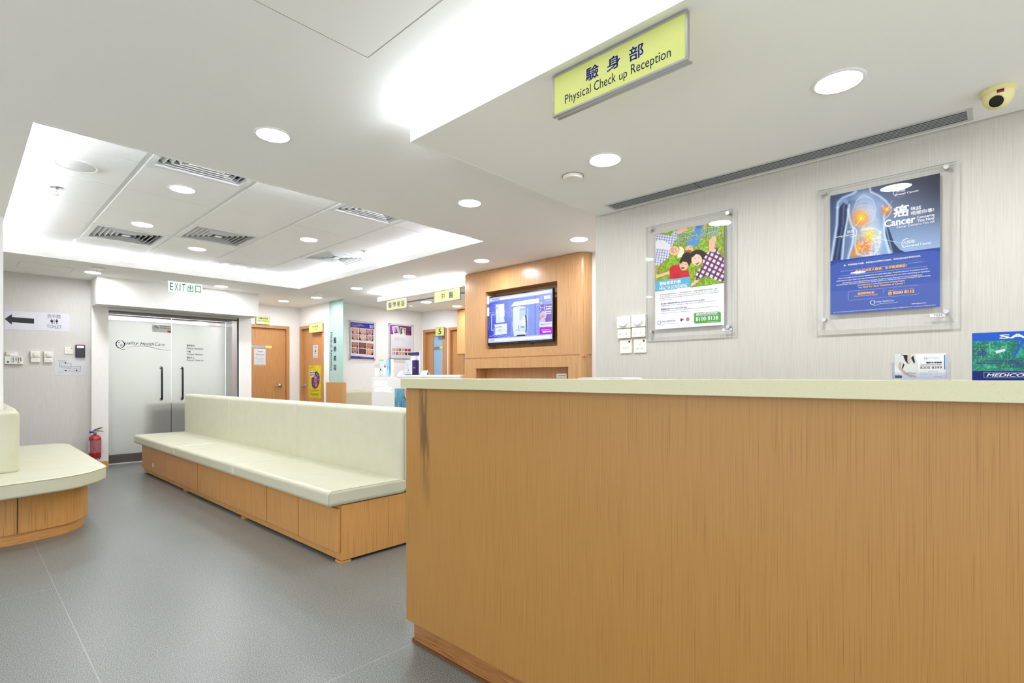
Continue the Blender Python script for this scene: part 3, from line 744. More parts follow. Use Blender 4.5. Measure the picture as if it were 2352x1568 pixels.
# ---- hanging cabinet beside the far doors
t = thing('wall_cabinet', 'pale beech cabinet hung high in front of the second far door', 'cabinet', (5.57, 5.0, 1.513))
MB().box(0, .41, 0, 1.45, 0, .735).build('cabinet_body', M_woodl, t, bevel=.02, bseg=4)

# ---- white medical counter
t = thing('service_counter', 'white counter lettered MEDICAL AESTHETIC beyond the long bench', 'counter', (4.13, 4.72, 0))
MB().box(0, .55, 0, 1.942, .0, 1.150).build('counter_body', M_whitep, t, bevel=.002, bseg=1)
MB().box(-.004, .56, -.0, 1.30, 1.150, 1.178).build('raised_edge', M_whitep, t, bevel=.003, bseg=2)
pn = bpy.data.objects.new('front_print', None); COL.objects.link(pn); pn.parent = t
pn.rotation_euler = Matrix(((0,0,-1),(-1,0,0),(0,1,0))).to_euler(); pn.location = (-.001, 1.942, 0)
for it in [('MEDICAL', (.075, 1.020), (.425, 1.092), dict(off=.006)), ('AESTHETIC', (.078, .94), (.53, 1.006), dict(off=.006))]: letters(pn, mat('glowing_white_letter', (252, 252, 255), .3, emit=.25), [it], .003)  # white letters given a faint glow of their own, no lamp behind

# ---- low oak screen post with the green glass fin on top
t = thing('glass_screen', 'tall green frosted glass fin lettered Medical Aesthetics on a low oak panel', 'screen', (4.10, 7.45, 0))
MB().box(0, .068, 0, .525, 0, 1.068).build('oak_panel', M_woodl, t, bevel=.001, bseg=1)
MB().box(.029, .041, .035, .475, 1.069, 2.366).build('glass_fin', M_greenglass, t)
pn = bpy.data.objects.new('glass_lettering', None); COL.objects.link(pn); pn.parent = t
pn.rotation_euler = Matrix(((0,0,-1),(-1,0,0),(0,1,0))).to_euler(); pn.location = (.028, .515, 0)
letters(pn, M_dprint, [('Medical Aesthetics', (.085, 1.255), (.155, 1.875), dict(rot=True))] +
        [(c_, (.185, 1.262+.143*k), (.275, 1.355+.143*k), dict(off=.01)) for k, c_ in enumerate('容美學醫')], .001)

# =================================================================== SIGNS
def hung_sign(label, x, y, z, W, H, items, outline=True, facing='x', th=.013, rail=True):
    t = thing('hanging_sign', label, 'sign'); (face_nx if facing == 'x' else face_ny)(t, x, y, z)
    fr = .0075
    MB().box(fr, W-fr, fr, H-fr, -th+.004, 0).build('sign_face', M_yellow, t)
    b = MB()
    for q in ((0, W, 0, fr), (0, W, H-fr, H), (0, fr, fr, H-fr), (W-fr, W, fr, H-fr)): b.box(*q, -th, .002)
    b.build('frame', M_alu, t, bevel=.001, bseg=1)
    if rail: MB().box(.012, W+.004, -.006, .0, -th-.010, -.014).build('bottom_channel', M_alu, t)
    for mt, it in items:
        for one in it: letters(t, mt, [one], .0004)
    return t
S = Hom(.515, .148, [(155, 930), (1768, 118), (1790, 740), (155, 1405)])
t = hung_sign('yellow hanging sign reading Physical Check up Reception', 1.49, 1.192, 2.098, .515, .148, [])
hs = Hom(.500, .133, [(165, 935), (1750, 150), (1757, 692), (165, 1385)])
for one in [('驗', (550, 985), 708, 165, dict(off=.012)), ('身', (805, 868), 968, 165, dict(off=.012)), ('部', (1075, 748), 1250, 172, dict(off=.012))]:
    o = letters(t, M_navy, [one], .0006, hs); o.location = (.0075, .0075, 0)
o = letters(t, M_dprint, [('Physical', (298, 1285), 612, 142), ('Check', (650, 1096), 916, 118), ('up', (955, 1000), 1054, 104), ('Reception', (1098, 932), 1582, 155)], .0006, hs); o.location = (.0075, .0075, 0)
hung_sign('yellow hanging sign reading 醫學美容 over the white counter', 4.20, 6.387, 2.10, .483, .135,
          [(M_navy, [(c_, (.045+.103*k, .03), (.13+.103*k, .108), dict(off=.008)) for k, c_ in enumerate('醫學美容')])])
hung_sign('yellow hanging sign reading 中醫 beside the oak cabinet', 4.20, 5.298, 2.103, .491, .140,
          [(M_navy, [('中', (.13, .03), (.205, .108), dict(off=.008)), ('醫', (.285, .03), (.37, .108), dict(off=.008))])])
def plate_sign(label, facing, x, y, z, W, H, items, extra=None):
    t = thing('room_sign', label, 'sign'); (face_nx if facing == 'x' else face_ny)(t, x, y, z)
    MB().box(.004, W-.004, .004, H-.004, 0, .016).build('sign_face', M_yellow, t)
    b = MB()
    for q in ((0, W, 0, .005), (0, W, H-.005, H), (0, .005, .005, H-.005), (W-.005, W, .005, H-.005)): b.box(*q, 0, .018)
    b.build('frame', M_alu, t)
    for mt, it in items:
        for one in it: letters(t, mt, [one], .0166)
    if extra: extra(t)
    return t
plate_sign('small yellow sign over the door left of the corner, Chinese Medicine', 'y', 3.40, 9.005, 2.035, .215, .138,
           [(M_navy, [('中醫診症室', (.03, .085), (.185, .113), dict(off=.012))]), (M_ink, [('Chinese Medicine', (.018, .045), (.200, .070))])],
           lambda t: MB().box(.008, .12, .008, .042, .016, .0168).build('white_sticker', M_paper, t))
plate_sign('small yellow X-Ray sign on the door right of the corner', 'x', 4.134, 8.608, 1.900, .46, .162,
           [(M_navy, [('X-光室', (.12, .085), (.33, .118), dict(off=.01))]), (M_ink, [('X-Ray', (.15, .038), (.30, .07))])])
plate_sign('small yellow room sign with the number 5', 'x', 5.964, 7.475, 1.893, .245, .158,
           [(M_ink, [('5', (.085, .028), (.165, .13), dict(off=.012))])])

# EXIT box
t = thing('exit_sign', 'white exit sign with green EXIT 出口 letters above the glass doors', 'sign'); face_ny(t, 1.825, 7.64, 2.232)
MB().box(-.04, .43, .1295, .1375, -.05, .05).build('mounting_plate', M_grille, t)
MB().box(0, .385, 0, .129, -.012, 0).build('lit_panel', mat('lit_panel', (232, 238, 246), .4, emit=.55), t, bevel=.002, bseg=2)
G = mat('exit_green', (0, 130, 70), .4, emit=.15)
hx = Hom(.385, .129, [(195, 425), (2070, 620), (2060, 1190), (195, 1060)])
for one in [('E', (285, 985), 480, 480, dict(off=.012)), ('X', (548, 1005), 765, 480, dict(off=.012)), ('I', (838, 1025), 892, 475, dict(off=.012)), ('T', (960, 1042), 1160, 475, dict(off=.012)),
               ('出', (1270, 1060), 1580, 455, dict(off=.02)), ('口', (1685, 1100), 1970, 450, dict(off=.02))]: letters(t, G, [one], .0006, hx)

# =================================================================== FRAMED POSTERS
def poster_frame(label, facing, x, y, z, W, H, pins, pr=.0085, acr=.004, gap=.018):
    t = thing('framed_poster', label, 'poster'); (face_nx if facing == 'x' else face_ny)(t, x, y, z)
    MB().box(0, W, 0, H, gap, gap+acr).build('back_panel', M_acrylic, t)
    MB().box(0, W, 0, H, gap+acr+.0025, gap+2*acr+.0025).build('front_panel', M_acrylic, t)
    b = MB()
    for q in ((0, W, 0, .0012), (0, W, H-.0012, H), (0, .0012, 0, H), (W-.0012, W, 0, H)): b.box(*q, gap+.0005, gap+2*acr+.002)
    b.build('panel_edge', M_acryl_edge, t)
    for (px, py) in pins:
        b = MB(); b.cyl((px, py, 0), (px, py, gap+2*acr+.003), pr*.75, seg=16); b.cyl((px, py, gap+2*acr+.003), (px, py, gap+2*acr+.014), pr, seg=20)
        b.build('standoff_pin', M_alu, t, smooth=True)
    return t, gap+acr+.0006
# ---- blue cancer poster
t, z0 = poster_frame('framed blue poster with a glowing torso and Cancer headline on the right wall', 'x', 3.01, .672, 1.384, .54, .71, [(.03, .025+.03), (.502, .025+.03), (.03, .69), (.502, .69)], .0098)
PC = [(184, 352), (1118, 167), (1123, 1300), (188, 1357)]
a = Art(.424, .594, PC, 250, (60, 70, 100)); X, Y = a.X, a.Y
a.put(np.clip((Y-250)/560, 0, 1)*np.clip((X-150)/700+.25, 0, 1), (150, 178, 214)); a.put(np.clip((900-X)/900, 0, 1)*np.clip((Y-250)/300, 0, .9), (98, 130, 176))
a.put(np.clip((X-700)/500, 0, 1)*np.clip((620-Y)/420, 0, 1), (24, 27, 44)); a.put(np.clip((360-X)/200, 0, 1)*.55, (34, 52, 92))
TORSO = [(405, 300), (520, 285), (525, 320), (600, 355), (655, 400), (700, 455), (690, 510), (655, 545), (645, 600), (652, 700), (690, 850), (700, 885), (335, 890), (372, 760), (385, 650), (352, 560), (335, 470), (345, 430), (330, 540), (300, 700), (285, 905), (185, 910), (212, 760), (238, 600), (245, 450), (290, 370), (370, 335)]
m_ = a.pmask(TORSO); keep = a.C.copy()
for cx_, cy_, rx, ry, c_, al in ((500, 560, 190, 360, (176, 200, 236), .9), (470, 360, 120, 60, (170, 196, 236), .7), (560, 720, 110, 200, (196, 216, 244), .7), (290, 430, 50, 70, (150, 178, 226), .7), (610, 430, 90, 90, (150, 180, 226), .6)):
    a.ell(cx_, cy_, rx, ry, c_, al, 0, .8)
a.C = np.where(m_[..., None], a.C, keep)
a.poly([(262, 452), (298, 402), (330, 428), (322, 560), (290, 700), (266, 905), (205, 905), (232, 760), (254, 600)], (16, 26, 58), .8)
for p_, wd in (([(245, 450), (250, 410), (290, 370), (370, 338), (400, 318), (405, 290)], 12), ([(520, 285), (528, 320), (600, 355), (655, 398), (700, 455)], 10), ([(345, 430), (332, 540), (302, 700), (286, 905)], 9), ([(245, 450), (239, 600), (214, 760), (192, 905)], 11),
               ([(335, 470), (352, 560), (386, 650), (374, 760), (336, 888)], 12), ([(645, 600), (640, 650), (654, 720), (692, 850), (702, 885)], 12), ([(630, 440), (650, 480), (640, 545), (645, 600)], 9), ([(700, 455), (703, 485), (680, 525), (650, 548)], 5)):
    a.line(p_, wd, (206, 230, 255), .8, soft=True)
a.poly([(652, 560), (690, 640), (730, 760), (780, 812), (835, 838), (720, 852), (692, 800), (657, 690)], (20, 30, 56), .85); a.line([(655, 600), (682, 720), (716, 846)], 8, (170, 206, 250), .6, soft=True); a.line([(668, 590), (738, 760), (790, 815)], 5, (120, 156, 210), .5, soft=True)
for k in range(6):
    yy_ = 365+k*34; hw = 62+k*9
    a.line([(475-hw, yy_+26), (475-hw*.6, yy_+6), (475, yy_), (475+hw*.6, yy_+6), (475+hw, yy_+26)], 4.5, (214, 228, 250), .28, soft=True)
a.ell(430, 480, 62, 112, (206, 222, 248), .45, 8, .6); a.ell(530, 480, 56, 110, (200, 218, 246), .45, -8, .6)
a.line([(470, 345), (410, 390), (376, 480), (388, 590), (445, 616), (540, 566), (574, 470), (544, 385), (470, 345)], 5, (224, 236, 255), .45, soft=True)
a.line([(276, 392), (300, 378), (335, 385), (390, 372)], 15, (130, 160, 214), .6, soft=True); a.ell(316, 404, 27, 30, (150, 178, 224), .6, 0, .5); a.line([(300, 430), (292, 600)], 9, (110, 140, 196), .55, soft=True); a.line([(286, 620), (262, 740), (238, 890)], 8, (110, 140, 196), .5, soft=True)
rg = random.Random(9)
for k in range(90):
    an_, r_ = rg.uniform(0, 6.3), rg.uniform(5, 58); cx_, cy_ = 482+r_*1.1*math.cos(an_), 490+r_*.7*math.sin(an_); a.line([(cx_, cy_), (cx_+rg.uniform(-22, 22), cy_+rg.uniform(-16, 16))], 2, (236, 236, 244), .5)
a.glow(440, 545, 95, (255, 120, 10), .95); a.glow(447, 540, 52, (255, 214, 40), 1); a.glow(447, 548, 12, (255, 255, 240), 1)
a.glow(660, 478, 50, (240, 100, 10), .95); a.glow(668, 470, 27, (255, 220, 60), 1)
a.glow(520, 690, 70, (240, 214, 40), .95); a.glow(480, 780, 80, (255, 110, 10), .9); a.glow(420, 800, 45, (255, 150, 10), .8); a.glow(385, 850, 40, (255, 130, 20), .8)
for k in range(34):
    cx_, cy_ = rg.uniform(440, 610), rg.uniform(620, 860); r_ = rg.uniform(10, 24); s_ = rg.uniform(0, 6)
    a.line([(cx_+r_*math.cos(s_+q_*.5), cy_+r_*.7*math.sin(s_+q_*.5)) for q_ in range(9)], 4, (250, 240, 232), .55, soft=True)
for k in range(7): a.ell(424-5*(k % 2), 690+k*27, 24, 17, (255, 196, 70), .55, 0, .8)
a.line([(404, 685), (395, 760), (410, 840), (470, 862), (560, 850), (606, 780), (610, 660), (560, 630), (450, 640)], 7, (255, 236, 210), .6, soft=True)
a.line([(447, 548), (372, 640)], 3, (240, 244, 255), .9); a.line([(524, 706), (775, 752)], 3, (240, 244, 255), .8); a.line([(668, 470), (715, 395)], 3, (240, 244, 255), .6)
for (cx_, cy_, a0, a1) in ((360, 660, -1.3, 1.6), (770, 325, 2.2, 6.0), (845, 762, 2.1, 4.8)):
    for rr_, wd, al in ((46, 5, .95), (46, 2.2, .6)):
        aa, bb = (a0, a1) if wd == 5 else (0, 2*PI)
        a.line([(cx_+rr_*1.1*math.cos(aa+(bb-aa)*k/22), cy_+rr_*.92*math.sin(aa+(bb-aa)*k/22)) for k in range(23)], wd, (236, 242, 255), al)
a.poly([(180, 905), (1125, 795), (1130, 1310), (180, 1365)], (34, 60, 150))
a.poly([(185, 985), (188, 958), (205, 935), (240, 920), (600, 868), (1040, 824), (1085, 824), (1112, 838), (1125, 870), (1130, 1310), (180, 1365)], (54, 84, 170))
a.line([(340, 1172), (348, 1162), (925, 1112), (942, 1122), (942, 1180), (935, 1190), (350, 1238), (340, 1228), (340, 1172)], 3, (150, 150, 190)); a.line([(644, 1150), (646, 1200)], 3, (170, 180, 210)); a.ell(695, 1182, 16, 15, (246, 180, 40)); a.line([(688, 1174), (694, 1188), (704, 1188)], 5, (54, 84, 170))
a.line([(265, 1031), (1010, 955)], 2.5, (180, 196, 236), .8)
o = a.build('poster_sheet', t, z0, M_print); o.location = (.056, .0785, 0)
o2s = [letters(t, M_wprint, [('癌', (722, 545), 855, 100, dict(off=.022)), ('咪話', (872, 485), 960, 32, dict(off=.012)), ('唔關你事!', (872, 524), 1070, 34, dict(off=.012)),
    ('Cancer', (645, 624), 910, 62, dict(off=.028)), ('Concerns', (922, 552), 1073, 22, dict(off=.022)), ('You Not?', (925, 580), 1073, 24, dict(off=.022)), ('Cancer Concerns You All!', (750, 632), 1075, 18, dict(off=.004)),
    ('乳癌', (748, 330), 812, 24), ('Breast Cancer', (740, 356), 940, 17, dict(off=.01)), ('肺癌', (328, 674), 388, 28), ('Lung Cancer', (232, 712), 390, 19, dict(off=.01)),
    ('大腸癌', (802, 768), 906, 28), ('Colorectal Cancer', (800, 796), 1050, 20, dict(off=.01)),
    ('癌，早期病徵並不明顯，有時潛伏至病發時已到晚期，因而延誤治療及降低存活率。', (300, 950), 960, 15, dict(off=.01)), ('由此可見，癌一經驗，隨時被情形殺手奪命，擁有一站服醫療服務的卓健醫療，根據排名香港', (270, 975), (1000, 893), dict(off=.01)), ('最常見癌症頭三位的大腸癌，肺癌及乳癌，為高危人士提供三款全面的「癌症篩查計劃」。', (275, 994), (995, 912), dict(off=.01)),
    ('Cancer can remain dormant and stay asymptomatic during the early stages. Sometimes the onset of symptoms would be', (255, 1060), 1020, 13, dict(off=.01)),
    ('at the advanced stages, which could delay the treatment and reduce patients’ survival rate. Hence, overlooking the importance', (240, 1082), 1035, 13, dict(off=.01)),
    ('of screening can lead to life-threatening outcomes. To address the top three common cancers in Hong Kong -', (290, 1098), 975, 13, dict(off=.01)),
    ('colorectal cancer, lung cancer and breast cancer, Quality HealthCare is offering one-stop medical services for high-risk groups', (238, 1116), 1040, 13, dict(off=.01)),
    ('by introducing three comprehensive Cancer Screening Program.', (420, 1118), 825, 13, dict(off=.01)),
    ('uality HealthCare', (578, 1262), 728, 18, dict(shear=.3)), ('www.qhms.com', (880, 1280), 1005, 14, dict(off=.015)),
    ('2011 Information Source: Leading Cancer Sites in Hong Kong in 2011, Hong Kong Cancer Registry, Hospital Authority. Accessed on 13 February 2014.', (215, 1344), 1090, 10)], z0+.0008, a),
  letters(t, mat('amber_print', (250, 178, 32), .5), [('為自己及家人著想，及早檢測癌症！', (400, 1004), 840, 22, dict(off=.02)), ('Act Now For Early Detection of Cancer !', (425, 1142), 822, 20, dict(off=.015)),
    ('癌症篩查計劃', (420, 1192), 560, 20, dict(off=.02)), ('Cancer Screening Program', (392, 1212), 590, 14), ('查詢及預約 Enquiries & Appointments', (680, 1162), (905, 1138)), ('8200 8112', (722, 1190), 905, 24, dict(off=.035))], z0+.0008, a)]
qb = MB()
for k in range(24):
    a0, a1 = 2*PI*k/24, 2*PI*(k+1)/24; u, v = a.uv(548, 1256)
    P = lambda an, r_: (u+r_*math.cos(an), v+r_*math.sin(an), z0+.0008); tk = lambda an: .0006+.0022*abs(math.cos(an))
    qb.poly([P(a0, .0105), P(a1, .0105), P(a1, .0105-tk(a1)), P(a0, .0105-tk(a0))])
pts = [a.uv(x, y) for x, y in ((540, 1275), (570, 1283), (620, 1266), (665, 1264), (720, 1262), (765, 1255))]
for (p, q) in zip(pts, pts[1:]): qb.poly([(p[0], p[1]-.0006, z0+.0008), (q[0], q[1]-.0006, z0+.0008), (q[0], q[1]+.0006, z0+.0008), (p[0], p[1]+.0006, z0+.0008)])
o2s.append(qb.build('logo_mark', M_wprint, t))
for o in o2s: o.location = (.056, .0785, 0)
MB().box(.445, .50, .035, .048, .0266, .0275).build('number_sticker', M_paper, t)
letters(t, M_ink, [('TG11', (.459, .0385), (.486, .0455), dict(off=.02))], .0279)

# ---- family health screening poster
t, z0 = poster_frame('framed poster of a family lying on grass, Health Screening', 'x', 3.01, 1.630, 1.398, .542, .70, [(.036, .038), (.514, .038), (.032, .678), (.512, .678)], .0098)
PC = [(483, 375), (1070, 283), (1072, 1143), (484, 1183)]
a = Art(.427, .594, PC, 250, (250, 250, 250)); X, Y = a.X, a.Y
gm = a.pmask([(470, 360), (1080, 270), (1080, 795), (940, 806), (790, 824), (480, 862)])
g1 = a.noise(5, 0, 1); g2 = a.noise(2.2, 0, 1); g3 = a.noise(16, 0, 1)
gc = np.stack([84+70*g1+50*g2, 128+60*g1+36*g3, 20+26*g2+10*g3], -1); gc = gc*(.78+.34*g2)[..., None]
a.C = np.where(gm[..., None], gc, a.C)
SKIN = (240, 190, 156); SH = (206, 140, 106)
def plaid(pts, basec, l1, l2, st, ang, wd=3.0):
    m = a.pmask(pts); a.put(m*1.0, basec); t_ = math.radians(ang)
    u = X*math.cos(t_)+Y*math.sin(t_); v = -X*math.sin(t_)+Y*math.cos(t_)
    a.put(m*(np.abs((u % st)-st/2) < wd)*.8, l1); a.put(m*(np.abs((v % st)-st/2) < wd)*.8, l2)
a.poly([(665, 352), (740, 330), (765, 338), (765, 352), (680, 378), (655, 372)], SKIN)
plaid([(483, 378), (545, 372), (622, 392), (630, 365), (668, 352), (672, 420), (640, 462), (618, 500), (606, 570), (560, 602), (500, 648), (484, 650)], (226, 228, 240), (112, 118, 176), (130, 136, 186), 22, 10)
a.poly([(484, 432), (540, 420), (612, 462), (618, 490), (606, 520), (560, 500), (500, 496), (484, 500)], (232, 232, 236))
a.poly([(484, 640), (500, 636), (508, 650), (490, 718), (484, 712)], SH)
a.ell(648, 518, 42, 38, SKIN); a.ell(632, 506, 15, 22, SH, .5, 30); a.line([(628, 520), (645, 535)], 6, (190, 70, 60)); a.line([(655, 500), (662, 512)], 4, (90, 60, 50)); a.line([(664, 522), (668, 532)], 4, (90, 60, 50))
a.poly([(688, 482), (715, 486), (735, 512), (732, 545), (712, 572), (682, 580), (674, 560), (690, 530), (696, 505)], (238, 230, 200))
a.poly([(640, 400), (655, 352), (690, 372), (750, 360), (760, 350), (700, 395), (660, 420)], SKIN, .0)
a.poly([(812, 322), (830, 310), (880, 320), (905, 300), (926, 300), (900, 345), (898, 380), (868, 440), (845, 488), (800, 480), (758, 470), (748, 452), (795, 400), (806, 350)], (84, 150, 206))
a.poly([(835, 312), (880, 305), (874, 340), (840, 345)], (60, 120, 186)); a.poly([(800, 350), (815, 310), (830, 310), (818, 360)], (224, 170, 130)); a.poly([(905, 296), (930, 292), (905, 350), (895, 345)], (224, 170, 130))
a.ell(778, 508, 33, 30, SKIN); a.ell(770, 535, 34, 18, (150, 92, 46)); a.line([(785, 492), (800, 496)], 4, (180, 70, 60)); a.line([(768, 508), (776, 512)], 3, (80, 50, 40)); a.line([(785, 516), (792, 518)], 3, (80, 50, 40))
a.ell(760, 572, 44, 36, (40, 22, 16)); a.poly([(695, 612), (708, 580), (745, 566), (785, 580), (800, 610), (775, 650), (745, 600), (720, 605), (702, 640)], (34, 20, 16))
a.ell(732, 640, 36, 44, SKIN, 1, 8); a.poly([(700, 612), (725, 596), (765, 600), (785, 630), (776, 650), (758, 618), (722, 612), (702, 634)], (34, 20, 16)); a.ell(722, 662, 15, 13, (170, 40, 50)); a.line([(710, 655), (735, 655)], 5, (250, 246, 240)); a.line([(712, 632), (722, 630)], 3, (50, 30, 26)); a.line([(740, 634), (752, 637)], 3, (50, 30, 26))
a.poly([(604, 668), (636, 640), (692, 640), (702, 676), (722, 692), (768, 680), (786, 742), (700, 752), (604, 756), (614, 700)], (206, 24, 44)); a.poly([(640, 700), (700, 720), (700, 752), (640, 754)], (180, 12, 34), .7)
a.poly([(604, 688), (606, 712), (540, 732), (500, 745), (488, 738), (490, 716), (530, 714)], SKIN)
a.poly([(788, 560), (800, 532), (838, 514), (880, 520), (925, 546), (922, 572), (892, 600), (880, 640), (850, 655), (806, 600)], (44, 20, 16))
a.ell(842, 600, 44, 50, (250, 206, 178), 1, -20); a.poly([(800, 560), (822, 536), (862, 536), (888, 560), (892, 590), (870, 560), (835, 552), (806, 580)], (44, 20, 16)); a.ell(848, 628, 17, 10, (150, 20, 30), 1, -30); a.line([(838, 628), (858, 618)], 5, (255, 250, 246)); a.line([(822, 592), (834, 586)], 3, (60, 30, 26)); a.line([(852, 580), (864, 578)], 3, (60, 30, 26))
a.poly([(945, 540), (946, 440), (985, 420), (1008, 426), (990, 500), (985, 548)], SKIN); a.poly([(955, 440), (975, 400), (1010, 415), (1000, 440)], SKIN)
plaid([(900, 592), (942, 530), (985, 545), (990, 502), (1018, 506), (1022, 545), (1072, 596), (1072, 792), (1000, 770), (925, 735), (905, 745), (835, 770), (828, 740), (850, 690), (890, 660)], (242, 226, 232), (70, 30, 80), (96, 30, 80), 40, 28, 8.5)
a.poly([(832, 768), (868, 772), (802, 822), (790, 822), (792, 800)], SKIN)
a.poly([(484, 772), (785, 740), (789, 824), (485, 862)], (96, 178, 214)); a.poly([(788, 824), (1072, 794), (1072, 799), (788, 830)], (60, 150, 50))
a.poly([(818, 1048), (830, 1044), (1030, 1032), (1046, 1044), (1046, 1120), (830, 1135), (818, 1120)], (74, 166, 54))
a.poly([(704, 1090), (718, 1089), (718, 1112), (704, 1113)], (70, 40, 110)); a.poly([(716, 1092), (730, 1091), (730, 1104), (716, 1105)], (200, 60, 80)); a.ell(766, 1096, 15, 16, (170, 130, 80))
o = a.build('poster_sheet', t, z0, M_print); o.location = (.060, .050, 0)
zz = z0+.0008
gs = [letters(t, M_wprint, [('體格檢查計劃', (522, 812), 706, 32, dict(off=.02)), ('HEALTH SCREENING', (522, 850), 762, 30, dict(off=.012)), ('體格檢查熱線', (838, 1062), 1020, 14, dict(off=.02)), ('Physical Check-up Hotline', (838, 1074), 1022, 10, dict(off=.01)), ('8100 8138', (836, 1112), 1024, 32, dict(off=.012)), ('www.qhms.com', (930, 1124), 1020, 9)], zz, a),
      letters(t, M_wprint, [('愛生活．愛健康', (677, 421), 1033, 46, dict(off=.035)), ('Enjoy Life．Enjoy Health', (649, 470), 1031, 46, dict(off=.035))], zz, a, 'headline_outline'),
      letters(t, mat('leaf_green_print', (40, 120, 60), .5), [('愛生活．愛健康', (680, 418), 1030, 40, dict(off=.012)), ('Enjoy Life．Enjoy Health', (652, 467), 1028, 40, dict(off=.006))], zz+.0009, a, 'headline'),
      letters(t, M_grey, [('讓所有您的卓健醫療體格中心，為不同年齡及需要人士提供各種健康體格檢查服務，包括：', (524, 896), 1020, 11), ('Quality HealthCare Physical Centres span across Hong Kong. We offer a wide range of', (524, 912), 1026, 11),
        ('professional health screening packages to accommodate the various needs of men and women', (524, 926), 1026, 11), ('of all ages, including:', (524, 940), 628, 10),
        ('卓越至尊 Platinum Deluxe | 卓越 Platinum | 行政人員 Executive | 高級至尊 Premium | 精英 Elite', (536, 990), 1004, 11), ('心臟病肝癌腎臟 Hepatitis & follow-up | 心臟血管健康 Cardiovascular Health | 婚前檢查 Pre-marital |', (536, 1034), 1026, 11), ('家庭 Domestic Helper | 基本 Basic | 精選檢查 Primary', (536, 1052), (798, 1022))], zz, a),
      letters(t, mat('blue_print', (40, 70, 160), .5), [('• 男士及女士體格檢查計劃 Men & Women Physical Check Up Plans:', (524, 975), 912, 13, dict(off=.015)), ('• 其他檢查計劃 Other Health Check Plans:', (524, 1020), 762, 13, dict(off=.015)), ('uality HealthCare', (540, 1126), 662, 18, dict(shear=.3))], zz, a)]
qb = MB(); u, v = a.uv(520, 1125)
for k in range(24):
    a0, a1 = 2*PI*k/24, 2*PI*(k+1)/24
    P = lambda an, r_: (u+r_*.9*math.cos(an), v+r_*math.sin(an), zz); tk = lambda an: .0008+.0026*abs(math.cos(an))
    qb.poly([P(a0, .0135), P(a1, .0135), P(a1, .0135-tk(a1)), P(a0, .0135-tk(a0))])
pts = [a.uv(x, y) for x, y in ((512, 1140), (538, 1150), (570, 1133), (600, 1130), (640, 1134), (665, 1128))]
for (p, q) in zip(pts, pts[1:]): qb.poly([(p[0], p[1]-.0006, zz), (q[0], q[1]-.0006, zz), (q[0], q[1]+.0006, zz), (p[0], p[1]+.0006, zz)])
gs.append(qb.build('logo_mark', mat('blue_print', (40, 70, 160), .5), t))
for o in gs: o.location = (.060, .050, 0)
MB().box(.478, .532, .016, .029, .0266, .0275).build('number_sticker', M_paper, t)
letters(t, M_ink, [('TG10', (.492, .0195), (.520, .0265), dict(off=.02))], .0279)

# ---- face poster on the far wall
t, z0 = poster_frame('framed purple-banded poster with twelve close-up face photographs', 'y', 4.455, 7.90, 1.435, .50, .665, [(.012, .02), (.475, .02), (.012, .652), (.475, .652)], .011)
a = Art(.445, .60, [(68, 160), (836, 218), (836, 1305), (70, 1325)], 150, (250, 250, 252)); X, Y = a.X, a.Y
a.poly([(60, 150), (840, 212), (838, 382), (60, 325)], (40, 26, 180)); a.poly([(540, 240), (640, 250), (640, 360), (540, 345)], (80, 66, 210), .5)
a.poly([(60, 1245), (838, 1262), (838, 1310), (590, 1312), (480, 1325), (60, 1330)], (44, 22, 160))
cells = [(104, 354, 326, 540), (352, 368, 572, 556), (590, 386, 808, 572), (104, 545, 326, 730), (352, 560, 572, 745), (590, 578, 808, 760), (104, 795, 326, 975), (352, 806, 572, 988), (590, 820, 808, 1000), (104, 985, 326, 1168), (352, 1000, 572, 1180), (590, 1012, 808, 1190)]
sk = [(232, 178, 156), (240, 196, 170), (220, 160, 150), (226, 170, 150), (244, 204, 178), (222, 172, 168), (196, 136, 100), (168, 96, 66), (214, 140, 120), (206, 150, 120), (120, 70, 52), (236, 180, 158)]
for i, (x0, y0, x1, y1) in enumerate(cells):
    cm = a.pmask([(x0, y0), (x1, y0+12), (x1, y1), (x0, y1-8)]); keep = a.C.copy(); cx_, cy_ = (x0+x1)/2, (y0+y1)/2
    a.put(cm*1.0, (38, 50, 120)); c3 = i % 3
    if c3 == 2 and i < 6 or i in (6, 7, 9, 10): a.ell(cx_, cy_-25, 92, 118, sk[i]); a.ell(cx_, cy_+25, 38, 12, (170, 60, 66)); a.ell(cx_-14, cy_-18, 7, 7, (130, 70, 60), .8); a.ell(cx_+14, cy_-18, 7, 7, (130, 70, 60), .8); a.line([(cx_-20, cy_-80), (cx_-14, cy_-22)], 5, (170, 110, 90), .5)
    else:
        s_ = -1 if c3 == 2 else 1
        a.ell(cx_+20*s_, cy_-30, 120, 112, sk[i], 1, 20*s_); a.ell(cx_-72*s_, cy_+22, 26, 13, (190, 50, 60)); a.ell(cx_-78*s_, cy_-24, 18, 14, sk[i]); a.line([(cx_-60*s_, cy_-18), (cx_-80*s_, cy_-12)], 6, (150, 84, 70), .7); a.line([(cx_-30*s_, y1-16), (cx_+100*s_, cy_+20)], 7, (150, 96, 80), .6, soft=True)
    a.C = np.where(cm[..., None], a.C, keep)
for x0 in (104, 352, 590):
    for y0 in (752, 1198):
        a.line([(x0+6, y0+(x0-104)*.06), (x0+18, y0+(x0-104)*.06)], 12, (120, 120, 140)); a.line([(x0+36, y0+8+(x0-104)*.06), (x0+200, y0+20+(x0-104)*.06)], 5, (190, 200, 214))
o = a.build('poster_sheet', t, z0, M_print); o.location = (.03, .032, 0)
